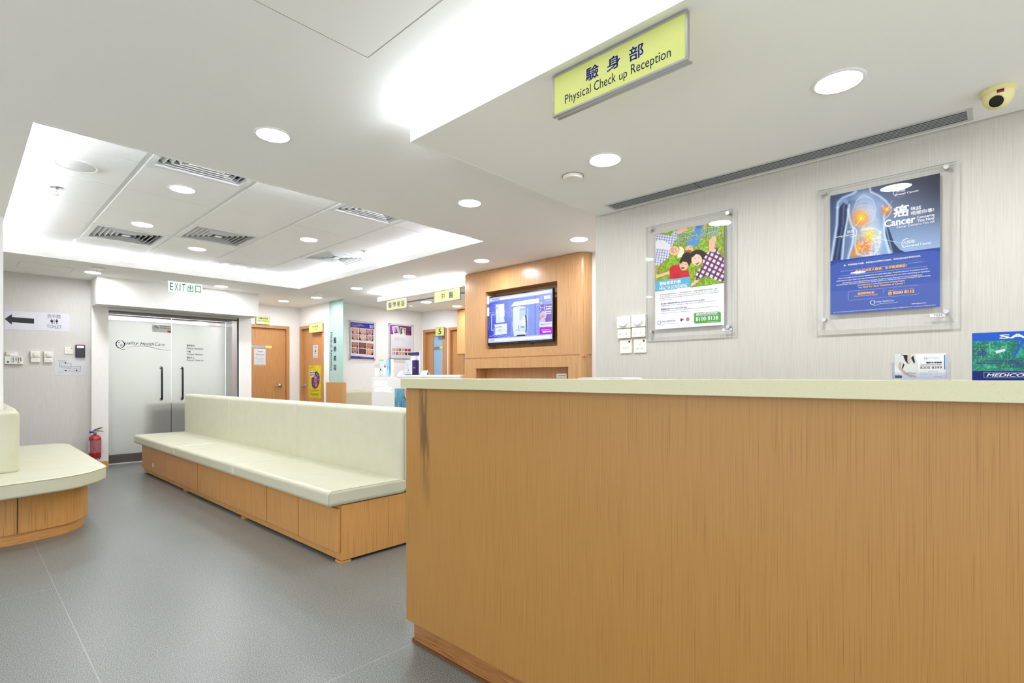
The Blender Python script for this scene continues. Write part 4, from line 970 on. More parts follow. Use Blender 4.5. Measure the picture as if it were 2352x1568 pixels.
o = letters(t, M_wprint, [('Advanced Therapeutic and', (98, 224), 440, 30, dict(off=.015)), ('Preventative Skin Health Solutions', (98, 266), 525, 30, dict(off=.015)), ('Dermatological & Cosmetic', (94, 302), 385, 20), ('20', (680, 325), 812, 82, dict(off=.02)), ('YEARS', (690, 352), 800, 22, dict(off=.02)),
     ('www.skinhealth', (98, 1285), 320, 14), ('Dermatological Skin Care Solutions', (385, 1300), 790, 20, dict(off=.02))], z0+.0008, a); o.location = (.03, .032, 0)

# ---- magenta polaroid poster
t, z0 = poster_frame('framed poster with a magenta band, two polaroid photographs and 漂亮人生', 'y', 5.228, 7.90, 1.455, .53, .655, [(.014, .03), (.505, .03), (.014, .640), (.505, .640)], .011)
a = Art(.446, .59, [(1425, 280), (2100, 312), (2100, 1375), (1430, 1375)], 140, (240, 240, 246))
a.poly([(1420, 275), (2105, 306), (2105, 612), (1420, 585)], (140, 40, 120)); X, Y = a.X, a.Y
bm_ = a.pmask([(1420, 275), (2105, 306), (2105, 612), (1420, 585)]); a.put(bm_*np.clip((1700-X)/280, 0, 1), (200, 40, 186)); a.put(bm_*np.clip((X-1850)/260, 0, 1)*np.clip((Y-330)/200, 0, 1), (74, 14, 60))
def polaroid(c, inner, draw):
    a.poly(c, (246, 246, 250)); k = a.C.copy(); m = a.pmask(inner); draw(); a.C = np.where(m[..., None], a.C, k)
def d1():
    a.poly([(1480, 340), (1690, 320), (1690, 600), (1500, 620)], (186, 200, 226)); a.ell(1600, 400, 24, 46, (80, 44, 34)); a.poly([(1580, 400), (1625, 395), (1660, 540), (1550, 556)], (120, 100, 150)); a.ell(1604, 385, 14, 18, (232, 190, 160)); a.line([(1570, 420), (1590, 540)], 14, (226, 180, 150)); a.poly([(1540, 515), (1665, 505), (1665, 545), (1540, 560)], (130, 50, 90))
def d2():
    a.poly([(1730, 370), (1920, 395), (1910, 610), (1725, 590)], (104, 130, 60)); a.ell(1775, 480, 40, 90, (30, 22, 20)); a.ell(1835, 480, 48, 58, (246, 206, 180)); a.poly([(1780, 560), (1850, 500), (1915, 600), (1780, 600)], (240, 240, 246)); a.ell(1830, 430, 44, 14, (240, 236, 236)); a.line([(1790, 598), (1895, 604)], 12, (226, 60, 140))
polaroid([(1470, 335), (1680, 312), (1712, 608), (1530, 628)], [(1490, 355), (1672, 335), (1692, 552), (1540, 566)], d1)
polaroid([(1725, 350), (1928, 380), (1908, 675), (1712, 648)], [(1745, 372), (1908, 395), (1895, 606), (1742, 585)], d2)
pc = [(230, 170, 150), (214, 150, 110), (150, 120, 110), (214, 160, 140), (190, 40, 40), (196, 30, 30), (226, 170, 190), (150, 110, 130), (222, 170, 150), (220, 150, 120), (110, 44, 36), (90, 36, 30)]
for i in range(12):
    x0 = 1488 + (i % 6)*100 + (6 if i % 2 else 0); y0 = 1052 if i < 6 else 1175
    a.poly([(x0, y0), (x0+80, y0+2), (x0+80, y0+85), (x0, y0+83)], pc[i]); a.ell(x0+34, y0+40, 26, 24, tuple(min(255, v+36) for v in pc[i]), .8); a.poly([(x0+60, y0), (x0+80, y0), (x0+80, y0+50), (x0+66, y0+50)], (60, 40, 50), .6)
a.line([(1550, 1005), (1910, 1008)], 7, (216, 170, 190), .8); a.line([(1600, 1312), (1960, 1314)], 6, (206, 190, 220), .8); a.line([(1540, 800), (1910, 806)], 8, (196, 190, 206), .8)
o = a.build('poster_sheet', t, z0, M_print); o.location = (.035, .034, 0)
o = letters(t, mat('lilac_print', (200, 166, 196), .5), [('漂亮人生', (1545, 772), 1875, 84)], z0+.0008, a); o.location = (.035, .034, 0)
o = letters(t, mat('pink_print', (214, 120, 190), .5), [('Beauty', (1950, 578), 2060, 26, dict(shear=.2))], z0+.0008, a); o.location = (.035, .034, 0)

# =================================================================== PAPERS AND SIGNS ON THE LEFT WALL
def sheet(name, label, cat, facing, x, y, z, W, H, art=None, th=.0015, mt=None):
    t = thing(name, label, cat); (face_nx if facing == 'x' else face_ny)(t, x, y, z)
    MB().box(0, W, 0, H, 0, th).build('sheet', mt or M_paper, t)
    return t
M_film = mat('laminated_paper', (214, 214, 224), .22)
t = sheet('arrow_notice', 'laminated sheet with a thick black arrow pointing left', 'notice', 'y', .378, 8.36, 1.705, .277, .215, mt=M_film)
hb = Hom(.277, .215, [(75, 185), (700, 205), (700, 548), (75, 540)])
pts = [hb.uv(*p) for p in ((80, 348), (217, 255), (219, 308), (648, 325), (645, 420), (219, 406), (219, 455))]
MB().prism(pts, .0016, .0022).build('arrow', M_ink, t)
t = sheet('toilet_notice', 'laminated TOILET sheet with man and woman pictograms', 'notice', 'y', .657, 8.36, 1.712, .295, .215, mt=M_film)
hb = Hom(.295, .215, [(708, 205), (1328, 235), (1310, 570), (708, 548)])
letters(t, M_grey, [('洗手間', (895, 318), (1152, 255), dict(off=.01)), ('TOILET', (885, 508), (1172, 458), dict(off=.01))], .002, hb)
b = MB()
def disc(cx_, cy_, rx, ry):
    u, v = hb.uv(cx_, cy_); b.poly([(u+rx*math.cos(k*PI/10), v+ry*math.sin(k*PI/10), .002) for k in range(20)])
disc(985, 342, .005, .005); disc(985, 378, .0145, .014); disc(1078, 345, .005, .005); disc(1078, 378, .0125, .015)
for x_, w_ in ((978, 9), (996, 9), (1068, 10), (1090, 10)):
    (u0, v0), (u1, v1) = hb.uv(x_-w_/2, 436), hb.uv(x_+w_/2, 392); b.poly([(u0, v0, .002), (u1, v0, .002), (u1, v1, .002), (u0, v1, .002)])
(u0, v0), (u1, v1) = hb.uv(1028, 432), hb.uv(1038, 338); b.poly([(u0, v0, .002), (u1, v0, .002), (u1, v1, .002), (u0, v1, .002)])
b.build('pictogram', M_ink, t)
t = sheet('floor_plan_notice', 'white sheet with a printed floor plan under the black card reader', 'notice', 'y', .813, 8.36, 1.172, .292, .205)
a = Art(.292, .205, [(1035, 1085), (1632, 1085), (1632, 1415), (1035, 1415)], 170, (232, 233, 240))
for L2 in ([(1135, 1168), (1350, 1168), (1350, 1250), (1135, 1250), (1135, 1168)], [(1215, 1250), (1215, 1310), (1250, 1330), (1540, 1330), (1540, 1235), (1350, 1235)], [(1350, 1268), (1540, 1268)], [(1245, 1272), (1350, 1272)]): a.line(L2, 6, (90, 92, 100))
rg = random.Random(5)
for k in range(26):
    x_, y_ = rg.uniform(1150, 1330), rg.uniform(1182, 1240); a.line([(x_, y_), (x_+rg.choice([0, 16]), y_+rg.choice([0, 12]))], 4, (130, 130, 140))
    x_, y_ = rg.uniform(1250, 1520), rg.uniform(1285, 1318); a.line([(x_, y_), (x_+rg.choice([0, 14]), y_+rg.choice([0, 12]))], 4, (130, 130, 140))
for x_, y_ in ((1243, 1168), (1248, 1320), (1460, 1318)): a.ell(x_, y_, 17, 14, (14, 14, 16))
a.line([(1110, 1127), (1260, 1127)], 8, (150, 150, 160)); a.line([(1102, 1148), (1220, 1148)], 5, (170, 170, 180)); a.ell(1122, 1330, 11, 7, (220, 214, 70)); a.ell(1118, 1366, 6, 8, (60, 60, 60))
for y_ in (1330, 1345, 1368): a.line([(1145, y_), (1215, y_)], 4, (180, 180, 190))
a.line([(1340, 1372), (1530, 1366)], 6, (170, 170, 180))
a.build('plan_print', t, .0018, M_print)

# switches, thermostats, keypads
def thermostat(label, facing, x, y, z, W, H, group):
    t = thing('thermostat', label, 'thermostat', group=group); (face_nx if facing == 'x' else face_ny)(t, x, y, z)
    MB().box(0, W, H*.46, H, 0, .028).build('upper_cover', M_white, t, bevel=.003)
    MB().box(.003, W-.003, 0, H*.435, 0, .024).build('lower_cover', M_white, t, bevel=.003)
    MB().box(.004, W-.004, H*.435, H*.462, 0, .018).build('joint', M_seam, t)
    r = W*.30
    MB().lathe([(.0005, .027), (r, .027), (r, .031), (r*.93, .040), (r*.86, .042), (.0005, .042)], (W*.52, H*.73, 0), 36).build('dial', M_white, t, smooth=True)
    b = MB()
    for k in range(9):
        an = PI*1.2 - k*PI*1.4/8; c_, s_ = math.cos(an), math.sin(an); rr = r*1.22
        if abs(rr*s_) < H*.26: b.box(W*.52+rr*c_-.0007, W*.52+rr*c_+.0007, H*.73+rr*s_-.0007, H*.73+rr*s_+.0007, .028, .0284)
    b.box(W*.28, W*.72, H*.475, H*.482, .028, .0284); b.build('dial_marks', M_grey, t)
    for u in (.24, .68):
        MB().box(W*u-.006, W*u+.006, H*.19, H*.27, .024, .030).build('slide_switch', M_white, t, bevel=.001, bseg=1)
    letters(t, M_grey, [('York', (W*.72, H*.05), (W*.86, H*.085))], .0245)
    return t
thermostat('white dial thermostat left of its twin above the two-button switch', 'x', 3.01, 1.845, 1.405, .102, .142, 'dial thermostats on the right wall')
thermostat('white dial thermostat right of its twin above the three-button switch', 'x', 3.01, 1.738, 1.407, .102, .142, 'dial thermostats on the right wall')
thermostat('small white dial thermostat nearer the keypad on the left wall', 'y', .598, 8.36, 1.327, .086, .132, 'dial thermostats on the left wall')
thermostat('small white dial thermostat nearer the floor plan on the left wall', 'y', .715, 8.36, 1.327, .086, .132, 'dial thermostats on the left wall')
def switch(label, facing, x, y, z, W, H, buttons, group=None, dot=True):
    t = thing('light_switch', label, 'switch', group=group); (face_nx if facing == 'x' else face_ny)(t, x, y, z)
    MB().box(0, W, 0, H, 0, .009).build('plate', M_white, t, bevel=.003)
    for u, v in buttons:
        MB().cyl((W*u, H*v, .009), (W*u, H*v, .0135), W*.10, W*.085, seg=20).build('button', M_white, t, smooth=True)
    if dot: MB().cyl((W*.82, H*.84, .009), (W*.82, H*.84, .0105), W*.075, seg=18).build('red_dot', mat('dark_red', (120, 20, 16), .4), t)
    return t
switch('white wall switch with two round buttons and a red dot', 'x', 3.01, 1.832, 1.306, .087, .090, [(.30, .48), (.60, .48)])
switch('white wall switch with three round buttons and a red dot', 'x', 3.01, 1.730, 1.306, .090, .092, [(.48, .68), (.30, .38), (.66, .38)])
t = switch('white double rocker switch with a red dot beside the black card reader', 'y', .905, 8.36, 1.437, .084, .084, [])
for u in (.3, .62): MB().box(.084*u-.008, .084*u+.008, .036, .044, .009, .012).build('rocker', M_grille, t)
t = thing('card_reader', 'black card reader with a small lit blue display', 'card reader'); face_ny(t, 1.008, 8.36, 1.397)
MB().box(0, .092, 0, .155, 0, .03).build('housing', M_black, t, bevel=.006)
MB().box(.013, .080, .118, .140, .0298, .0306).build('display', mat('lcd_blue', (150, 150, 255), .3, emit=2.0), t)
MB().box(.013, .080, .141, .145, .0298, .0304).build('status_light', mat('lcd_red', (220, 70, 130), .3, emit=.8), t)
t = thing('alarm_keypad', 'white alarm keypad with rows of dark buttons on the left wall', 'keypad'); face_ny(t, .378, 8.36, 1.300)
MB().box(0, .158, 0, .090, 0, .03).build('housing', M_white, t, bevel=.005)
b = MB()
for i in range(3):
    for j in range(4): b.cyl((.096+i*.020, .074-j*.0115, .030), (.096+i*.020, .074-j*.0115, .0325), .0048, seg=10)
for j in range(5): b.box(.068, .077, .021+j*.0125, .028+j*.0125, .030, .0315)
b.build('key', M_ink, t); t.children[-1]['kind'] = 'stuff'
MB().box(.108, .124, .018, .025, .030, .0325).build('red_key', mat('key_red', (150, 30, 36), .4), t)
MB().cyl((.028, .026, .030), (.028, .026, .0315), .0095, seg=18).build('speaker_hole', M_ink, t)
MB().box(.050, .066, .018, .082, .030, .0306).build('label_strip', mat('pale_blue_label', (196, 210, 222), .5), t)
t = thing('door_chime', 'small cream button box with a white label above the alarm keypad', 'button box'); face_ny(t, .392, 8.36, 1.398)
MB().box(0, .030, 0, .046, 0, .022).build('button_box', mat('cream_plastic', (222, 216, 186), .4), t, bevel=.002)
MB().cyl((.015, .024, .022), (.015, .024, .026), .009, seg=18).build('push_button', M_white, t)
MB().box(.031, .098, -.001, .046, 0, .010).build('label_plate', M_whitep, t)
letters(t, mat('label_red', (190, 60, 80), .5), [('NOTICE', (.036, .036), (.07, .042))], .0104)
t = thing('wall_switch_box', 'grey box with a round knob at top left inside the TV niche', 'switch box'); face_nx(t, 4.232, 4.408-.0, 1.99)
t.rotation_euler = (PI/2, 0, 0); t.location = (4.172, 4.3039, 1.985)
MB().box(0, .09, 0, .095, 0, .03).build('box', M_grille, t, bevel=.003); MB().cyl((.07, .05, .03), (.07, .05, .04), .012, seg=16).build('knob', M_ink, t)
t = thing('wall_switch_box', 'grey switch box lower at the left side of the TV niche', 'switch box')
t.rotation_euler = (PI/2, 0, 0); t.location = (4.178, 4.3039, 1.85)
MB().box(0, .09, 0, .1, 0, .03).build('box', M_grille, t, bevel=.003); MB().box(.05, .075, .03, .07, .03, .034).build('rocker', M_white, t)

# papers on doors
t = sheet('paper_notice', 'white printed paper taped to the door under the grey name strip', 'notice', 'y', 3.388, 8.98, 1.352, .188, .275)
t.location.y = 9.02+.04
a = Art(.188, .275, [(112, 638), (325, 640), (328, 918), (112, 915)], 100, (232, 233, 240))
for y_, x0, x1, c_, w_ in ((658, 135, 200, (150, 150, 160), 5), (686, 185, 275, (90, 90, 100), 9), (716, 135, 190, (150, 150, 160), 5), (734, 150, 300, (140, 140, 150), 7), (756, 150, 300, (170, 170, 180), 5), (790, 135, 165, (120, 120, 130), 6), (803, 145, 295, (160, 160, 170), 5), (828, 165, 270, (140, 140, 150), 5), (850, 165, 285, (186, 206, 90), 7), (900, 130, 310, (150, 150, 165), 6)): a.line([(x0, y_), (x1, y_+1)], w_, c_, .9)
a.build('print', t, .0018, M_print)
t = thing('name_strip', 'grey name strip with a yellow end across the far left wooden door', 'name plate'); face_ny(t, 3.20, 8.975, 1.64); t.location.y = 9.061
MB().box(0, .375, 0, .045, 0, .006).build('strip', M_alu, t); MB().box(.375, .475, 0, .045, 0, .006).build('yellow_end', M_yellow, t)
for (nm, lb, yy, l) in (('name_strip', 'grey name strip with a yellow end on the blue glass of door 5', 7.635, .0),):
    t = thing(nm, lb, 'name plate'); face_nx(t, 6.025, yy, 1.665)
    MB().box(0, .20, 0, .045, 0, .006).build('strip', M_alu, t); MB().box(.20, .275, 0, .045, 0, .006).build('yellow_end', M_yellow, t); letters(t, M_ink, [('DOCTOR 醫生', (.015, .012), (.17, .034))], .0066)
t = sheet('warning_notice', 'narrow radiation warning notice with a yellow triangle on the X-ray door', 'notice', 'x', 4.19, 8.600, 1.478, .165, .218)
a = Art(.165, .218, [(1040, 600), (1105, 602), (1104, 790), (1040, 788)], 70, (228, 228, 236))
a.line([(1062, 622), (1084, 622)], 7, (60, 60, 70)); a.line([(1056, 636), (1090, 636)], 6, (60, 60, 70)); a.poly([(1072, 650), (1090, 705), (1056, 705)], (20, 16, 10)); a.poly([(1072, 660), (1086, 701), (1060, 701)], (236, 190, 20)); a.ell(1072, 688, 6, 8, (20, 16, 10)); a.line([(1064, 724), (1082, 724)], 10, (120, 120, 130)); a.line([(1058, 762), (1088, 762)], 5, (220, 70, 60)); a.line([(1058, 772), (1088, 772)], 5, (220, 90, 80))
a.build('print', t, .0018, M_print)
t = sheet('door_banner', 'yellow banner with a pink figure in a blue oval on the X-ray door', 'banner', 'x', 4.19, 8.77, .795, .455, .555, mt=M_yellow)
a = Art(.455, .555, [(982, 925), (1168, 920), (1176, 1482), (985, 1480)], 130, (226, 212, 30))
nn = a.noise(9, -16, 16); a.C = a.C + nn[..., None]
a.line([(1000, 965), (1050, 960)], 7, (90, 100, 160)); a.ell(1089, 1172, 60, 148, (16, 26, 70), 1, 4); a.ell(1089, 1172, 52, 138, (38, 70, 140), 1, 4)
for (x_, y_, rx, ry, g_) in ((1092, 1125, 24, 34, -15), (1082, 1180, 22, 32, 10), (1098, 1235, 20, 54, 8)): a.ell(x_, y_, rx, ry, (216, 90, 130), 1, g_)
a.ell(1086, 1128, 9, 7, (240, 226, 180)); a.line([(1110, 1205), (1135, 1215)], 9, (30, 20, 40)); a.line([(1085, 1215), (1072, 1250)], 7, (150, 50, 90)); a.ell(1100, 1260, 12, 16, (240, 130, 150), .8)
for x_, y_ in ((1100, 1065), (1122, 1085), (1130, 1160), (1060, 1240)): a.ell(x_, y_, 6, 8, (190, 210, 240))
a.ell(1038, 1068, 36, 56, (236, 226, 226)); a.line([(1012, 1048), (1060, 1042)], 16, (50, 40, 60)); a.line([(1012, 1085), (1018, 1082)], 14, (60, 50, 60)); a.line([(1028, 1084), (1062, 1078)], 16, (206, 60, 50))
a.line([(1002, 1342), (1140, 1342)], 12, (196, 96, 30)); a.line([(1020, 1363), (1115, 1363)], 10, (196, 96, 30)); a.line([(1015, 1402), (1138, 1402)], 7, (90, 84, 30)); a.line([(1015, 1418), (1138, 1418)], 6, (90, 84, 30)); a.line([(1030, 1436), (1125, 1436)], 6, (90, 84, 30))
a.build('print', t, .0018, M_print)
t = sheet('counter_poster', 'teal photo poster fixed to the front of the white counter', 'poster', 'x', 4.129, 6.083, .60, .30, .40)
a = Art(.29, .39, [(0, 0), (290, 0), (290, 390), (0, 390)], 90, (96, 160, 186)); nn = a.noise(12, -22, 22); a.C = a.C+nn[..., None]
a.poly([(0, 0), (60, 0), (50, 110), (0, 130)], (150, 190, 206)); a.poly([(228, 0), (290, 0), (290, 110), (240, 140)], (236, 176, 150)); a.line([(222, 110), (262, 140)], 10, (40, 24, 24))
for x_, c_ in ((90, (190, 206, 210)), (150, (50, 80, 120)), (205, (60, 90, 120))):
    for k in range(7): a.line([(x_, 190+k*24), (x_+8, 204+k*24)], 14, c_, .8)
o = a.build('print', t, .0018, M_print); o.location = (.005, .005, 0)

# =================================================================== THINGS ON THE COUNTERS
t = thing('card_holder', 'clear business card holder with a stack of white cards on the front counter', 'card holder', (1.50, .182, 1.1437), -PI/2+.02)
b = MB(); b.box(0, .104, -.045, .0, 0, .003); b.box(0, .003, -.045, .0, .003, .040); b.box(.101, .104, -.045, .0, .003, .040); b.box(.002, .102, -.0025, .0, .003, .058); b.box(.003, .101, -.045, -.0425, .003, .016)
b.build('acrylic_tray', glass_mat('holder_acrylic', (246, 248, 255), 1.0, .985), t)
for k in range(5): MB().box(.0075, .0965, -.038+k*.0058, -.0335+k*.0058, .004, .0585-.0003*k).build('card_stack', M_paper, t)
cd = Art(.089, .0545, [(495, 440), (1240, 425), (1240, 765), (495, 765)], 130, (246, 246, 248))
m_ = cd.pmask([(495, 440), (800, 436), (830, 560), (845, 680), (790, 750), (700, 755), (600, 700), (540, 640), (500, 590)]); cd.put(m_*.6, (214, 216, 220))
cd.poly([(505, 470), (600, 460), (650, 520), (640, 570), (560, 600), (505, 590)], (224, 224, 228)); cd.poly([(580, 445), (620, 460), (655, 540), (700, 575), (690, 450)], (30, 24, 26)); cd.poly([(735, 490), (770, 455), (795, 545), (780, 570)], (30, 24, 26)); cd.ell(710, 500, 30, 70, (220, 196, 184)); cd.poly([(620, 560), (640, 580), (610, 650), (600, 620)], (40, 34, 36))
cd.ell(735, 660, 105, 78, (232, 234, 236)); cd.line([(575, 560), (570, 620), (640, 690), (740, 735)], 34, (206, 178, 160)); cd.line([(700, 715), (800, 745)], 22, (214, 188, 170)); cd.line([(690, 690), (790, 700)], 16, (214, 188, 170)); cd.poly([(498, 725), (605, 728), (600, 762), (498, 762)], (54, 58, 60))
cd.line([(840, 610), (842, 720)], 3, (190, 190, 196)); cd.poly([(1216, 450), (1238, 450), (1238, 645), (1216, 645)], (30, 140, 206)); cd.ell(948, 493, 20, 18, (60, 90, 170)); cd.ell(948, 493, 13, 13, (246, 246, 248)); cd.line([(940, 512), (1000, 490), (1140, 492)], 4, (120, 150, 200))
pn = bpy.data.objects.new('card_face', None); COL.objects.link(pn); pn.parent = t; pn.rotation_euler = (PI/2, 0, 0); pn.location = (.0075, -.0383, .004)
cd.build('card_print', pn, .0002, M_print)
letters(pn, M_dprint, [('8200 8399', (872, 640), (1186, 600), dict(off=.0)), ('Assisted Reproduction Hotline', (872, 592), (1186, 574), dict(off=.01)), ('輔助生育熱線', (958, 566), (1186, 540), dict(off=.02)), ('Operating Hours', (985, 676), (1132, 664)), ('Mon-Fri: 9am - 7pm', (872, 696), (1125, 686)), ('Sat: 9am - 1pm', (872, 716), (1055, 706)), ('www.qhms.com', (1070, 750), (1186, 740))], .0005, cd)

t = thing('mask_box', 'blue and green box of face masks lettered SAFE and MEDICOM on the front counter', 'box', (1.486, .0425, 1.1437), -PI/2-.035)
MB().box(0, .205, 0, .10, 0, .1005).build('carton', mat('box_blue', (18, 74, 178), .3), t, bevel=.0012, bseg=2)
MB().box(-.0004, .0002, .004, .098, .004, .092).build('side_panel', mat('box_side_white', (222, 224, 236), .4), t)
pn = bpy.data.objects.new('front_print', None); COL.objects.link(pn); pn.parent = t; pn.rotation_euler = (PI/2, 0, 0); pn.location = (.001, -.0006, .001)
mb_ = Art(.203, .0985, [(0, 0), (203, 0), (203, 98.5), (0, 98.5)], 330, (24, 92, 206))
# traced frame: 1 unit = 1 mm, top left origin
gm = mb_.pmask([(0, 17), (203, 17), (203, 80), (0, 80)]); n1 = mb_.noise(7, 0, 1); n2 = mb_.noise(3, 0, 1); n3 = mb_.noise(14, 0, 1)
v_ = np.abs(n1-.5)*2; w_ = np.abs(n2-.5)*2
gc = np.stack([20+90*(v_ < .16)*n2+20*n3, 110+60*n3+70*(v_ < .16)*n2-40*(w_ < .12), 92+40*n3+60*(v_ < .16)*n2-20*(w_ < .12)], -1)
mb_.C = np.where(gm[..., None], gc, mb_.C); mb_.poly([(0, 80), (203, 80), (203, 99), (0, 99)], (12, 34, 130))
mb_.poly([(36, 38), (50, 34), (51, 39), (37, 44)], (226, 228, 240)); mb_.line([(36, 41), (31, 36), (29, 40)], .7, (200, 220, 214)); mb_.line([(44, 34), (47, 29), (50, 33)], .7, (200, 220, 214)); mb_.line([(27, 20), (28, 45)], .8, (190, 214, 196))
mb_.line([(64, 50), (72, 30), (76, 22), (84, 18), (94, 19), (95, 25), (88, 31), (78, 34)], 4.2, (22, 84, 214)); mb_.line([(68, 22), (72, 19), (80, 17)], 2.6, (22, 84, 214)); mb_.line([(88, 50), (94, 32)], 4, (30, 120, 230)); mb_.line([(94, 38), (100, 31), (108, 30)], 3.4, (30, 120, 230)); mb_.line([(112, 48), (112, 34), (122, 30), (122, 46), (112, 48)], 3.4, (30, 120, 230))
for L2 in ([(18, 83), (18, 94), (203, 94)], [(18, 83), (203, 83)]): mb_.line(L2, .7, (220, 226, 246))
mb_.line([(97, 88.5), (203, 88.5)], .7, (220, 226, 246))
mb_.build('box_print', pn, 0, M_print)
letters(pn, M_wprint, [('SAFE', (42, 13.5), (115, 4.5), dict(off=.035)), ('+MASK', (119, 13.5), (190, 4.5), dict(off=.035)), ('MEDICOM', (22, 92.3), (92, 85.2), dict(off=.03, shear=.25))], .0003, mb_)
letters(pn, mat('box_navy_print', (16, 30, 130), .4), [('50', (7, 48), (22, 37), dict(off=.03)), ('PROCEDURE EARLOOP FACE MASKS', (22, 61.5), (150, 57.5), dict(off=.02)), ('MASCARILLAS DE PROCEDIMIENTO CON ELASTICO', (5, 65.5), (165, 62), dict(off=.02)), ('MASCARAS DE PROCEDIMENTO', (58, 69.5), (180, 66), dict(off=.02)), ('MASKERS MET OORLUS', (58, 73.5), (150, 70), dict(off=.02)), ('PROCEDURE MASKEN', (80, 78), (180, 74.4), dict(off=.02))], .0003, mb_)

b = MB(); b.box(0, .14, 0, .20, 0, .004); b.box(.01, .15, .012, .19, .004, .0055); o = b.build('paper_stack', M_paper, None, loc=(1.66, 1.0, 1.1437)); tag(o, 'thin stack of white paper at the back of the front countertop', 'paper')

# leaflet in the lower niche
t = thing('leaflet', 'small Health leaflet standing in the lower oak niche', 'leaflet'); face_nx(t, 4.22, 3.322, .982)
MB().box(0, .128, 0, .205, 0, .003).build('sheet', mat('leaflet_cream', (226, 220, 206), .5), t)
MB().box(0, .128, 0, .04, -.03, .0).build('leaflet_stand', M_acrylic, t)
letters(t, mat('teal_print', (30, 130, 120), .5), [('Health', (.01, .145), (.075, .170), dict(off=.01)), ('HK', (.085, .145), (.118, .170))], .0036)
MB().box(.02, .118, .18, .186, .003, .0034).build('stripe', mat('stripe_brown', (150, 110, 90), .5), t)

# on the white counter
t = thing('display_box', 'printed skincare display box with dropper bottles at the left end of the white counter', 'display', (4.30, 6.60, 1.151)); t.rotation_euler = (0, 0, -PI/2)
MB().box(-.32, .30, -.06, .14, 0, .014).build('display_tray', M_acrylic, t)
MB().box(-.13, .17, .0, .045, .014, .262).build('box', M_whitep, t)
pn = bpy.data.objects.new('box_front', None); COL.objects.link(pn); pn.parent = t; pn.rotation_euler = (PI/2, 0, 0); pn.location = (-.13, -.0008, .014)
a = Art(.30, .248, [(210, 195), (600, 165), (600, 590), (210, 575)], 120, (226, 240, 234)); X, Y = a.X, a.Y
a.put(np.clip((X-400)/150, 0, 1), (150, 200, 226)); a.poly([(215, 195), (350, 192), (350, 222), (218, 224)], (176, 214, 140)); a.poly([(535, 170), (585, 165), (600, 560), (550, 570)], (96, 160, 206)); a.line([(460, 330), (500, 350), (490, 420)], 14, (70, 150, 210)); a.line([(540, 350), (560, 420), (595, 455)], 14, (50, 110, 170)); a.line([(528, 180), (536, 560)], 7, (240, 246, 250))
for x_, y_, s_ in ((395, 345, 1.15), (253, 420, 1.0)):
    a.poly([(x_-6*s_, y_-38*s_), (x_+6*s_, y_-38*s_), (x_+8*s_, y_-10*s_), (x_+22*s_, y_+12*s_), (x_+18*s_, y_+26*s_), (x_-18*s_, y_+26*s_), (x_-22*s_, y_+12*s_), (x_-8*s_, y_-10*s_)], (16, 16, 20)); a.poly([(x_-26*s_, y_+28*s_), (x_+26*s_, y_+28*s_), (x_+30*s_, y_+130*s_), (x_-30*s_, y_+130*s_)], (240, 246, 244))
nn = a.noise(4, -8, 8); a.C = a.C+nn[..., None]; a.ell(297, 545, 10, 12, (40, 120, 80)); a.build('box_print', pn, 0, M_print)
for k, x_ in enumerate((-.24, -.17)):
    t = thing('lotion_tube', 'white lotion tube with a grey cap, %s beside the skincare display' % ('outermost' if k == 0 else 'innermost'), 'tube', (4.31, 6.60-x_, 1.1655), group='lotion tubes by the display')
    MB().lathe([(.001, 0), (.019, 0), (.019, .125), (.001, .126)], seg=20).build('tube_body', M_whitep, t, smooth=True)
    MB().lathe([(.0185, .125), (.0195, .126), (.0195, .178), (.001, .180)], seg=20, cap=False).build('cap', mat('pale_grey_cap', (190, 190, 188), .4), t, smooth=True)
t = thing('display_stand', 'white display stand with dark purple box and purple header on the white counter', 'display', (4.30, 6.02, 1.178)); t.rotation_euler = (0, 0, -PI/2)
MB().box(-.01, .20, .06, .066, 0, .325).build('back_panel', M_whitep, t)
MB().box(.10, .22, .0, .08, 0, .008).build('base', M_black, t)
MB().box(.0, .185, .045, .059, .275, .318).build('header', mat('deep_purple', (38, 14, 84), .3), t)
MB().box(.10, .178, .005, .058, .008, .205).build('purple_box', mat('deep_purple', (38, 14, 84), .3), t)
pn = bpy.data.objects.new('box_logo', None); COL.objects.link(pn); pn.parent = t; pn.rotation_euler = (PI/2, 0, 0); pn.location = (.085, .0045, 0)
letters(pn, mat('lilac_logo', (210, 190, 240), .4), [('Venus', (.035, .095), (.088, .112), dict(off=.03))], .0004)
MB().box(.07, .14, .02, .045, .208, .262).build('sample_pack', mat('pale_sample', (226, 222, 232), .3), t)
t = thing('leaflet_holder', 'white leaflet with a small round picture and blue wave beside the purple box', 'leaflet', (4.252, 6.02, 1.178)); t.rotation_euler = (0, 0, -PI/2)
MB().box(0, .12, 0, .022, 0, .012).build('holder_base', M_black, t)
MB().box(.004, .116, .004, .012, .012, .215).build('leaflet', M_paper, t)
pn = bpy.data.objects.new('leaflet_face', None); COL.objects.link(pn); pn.parent = t; pn.rotation_euler = (PI/2, 0, 0); pn.location = (.004, .0035, .012)
a = Art(.112, .203, [(1003, 175), (1180, 178), (1180, 592), (1003, 590)], 80, (222, 228, 240))
a.line([(1005, 184), (1178, 184)], 10, (60, 110, 190)); a.line([(1020, 240), (1070, 240)], 12, (120, 130, 160))
for y_ in (292, 320, 344, 385, 412, 436): a.line([(1030, y_), (1030+rg.uniform(60, 105), y_)], 7, (150, 158, 184))
a.ell(1122, 484, 27, 26, (120, 40, 60)); a.ell(1122, 495, 16, 14, (240, 220, 226)); a.line([(1005, 540), (1050, 534), (1110, 560), (1165, 545)], 13, (60, 90, 160)); a.poly([(1003, 566), (1180, 570), (1180, 592), (1003, 590)], (244, 246, 252)); a.build('leaflet_print', pn, 0, M_print)
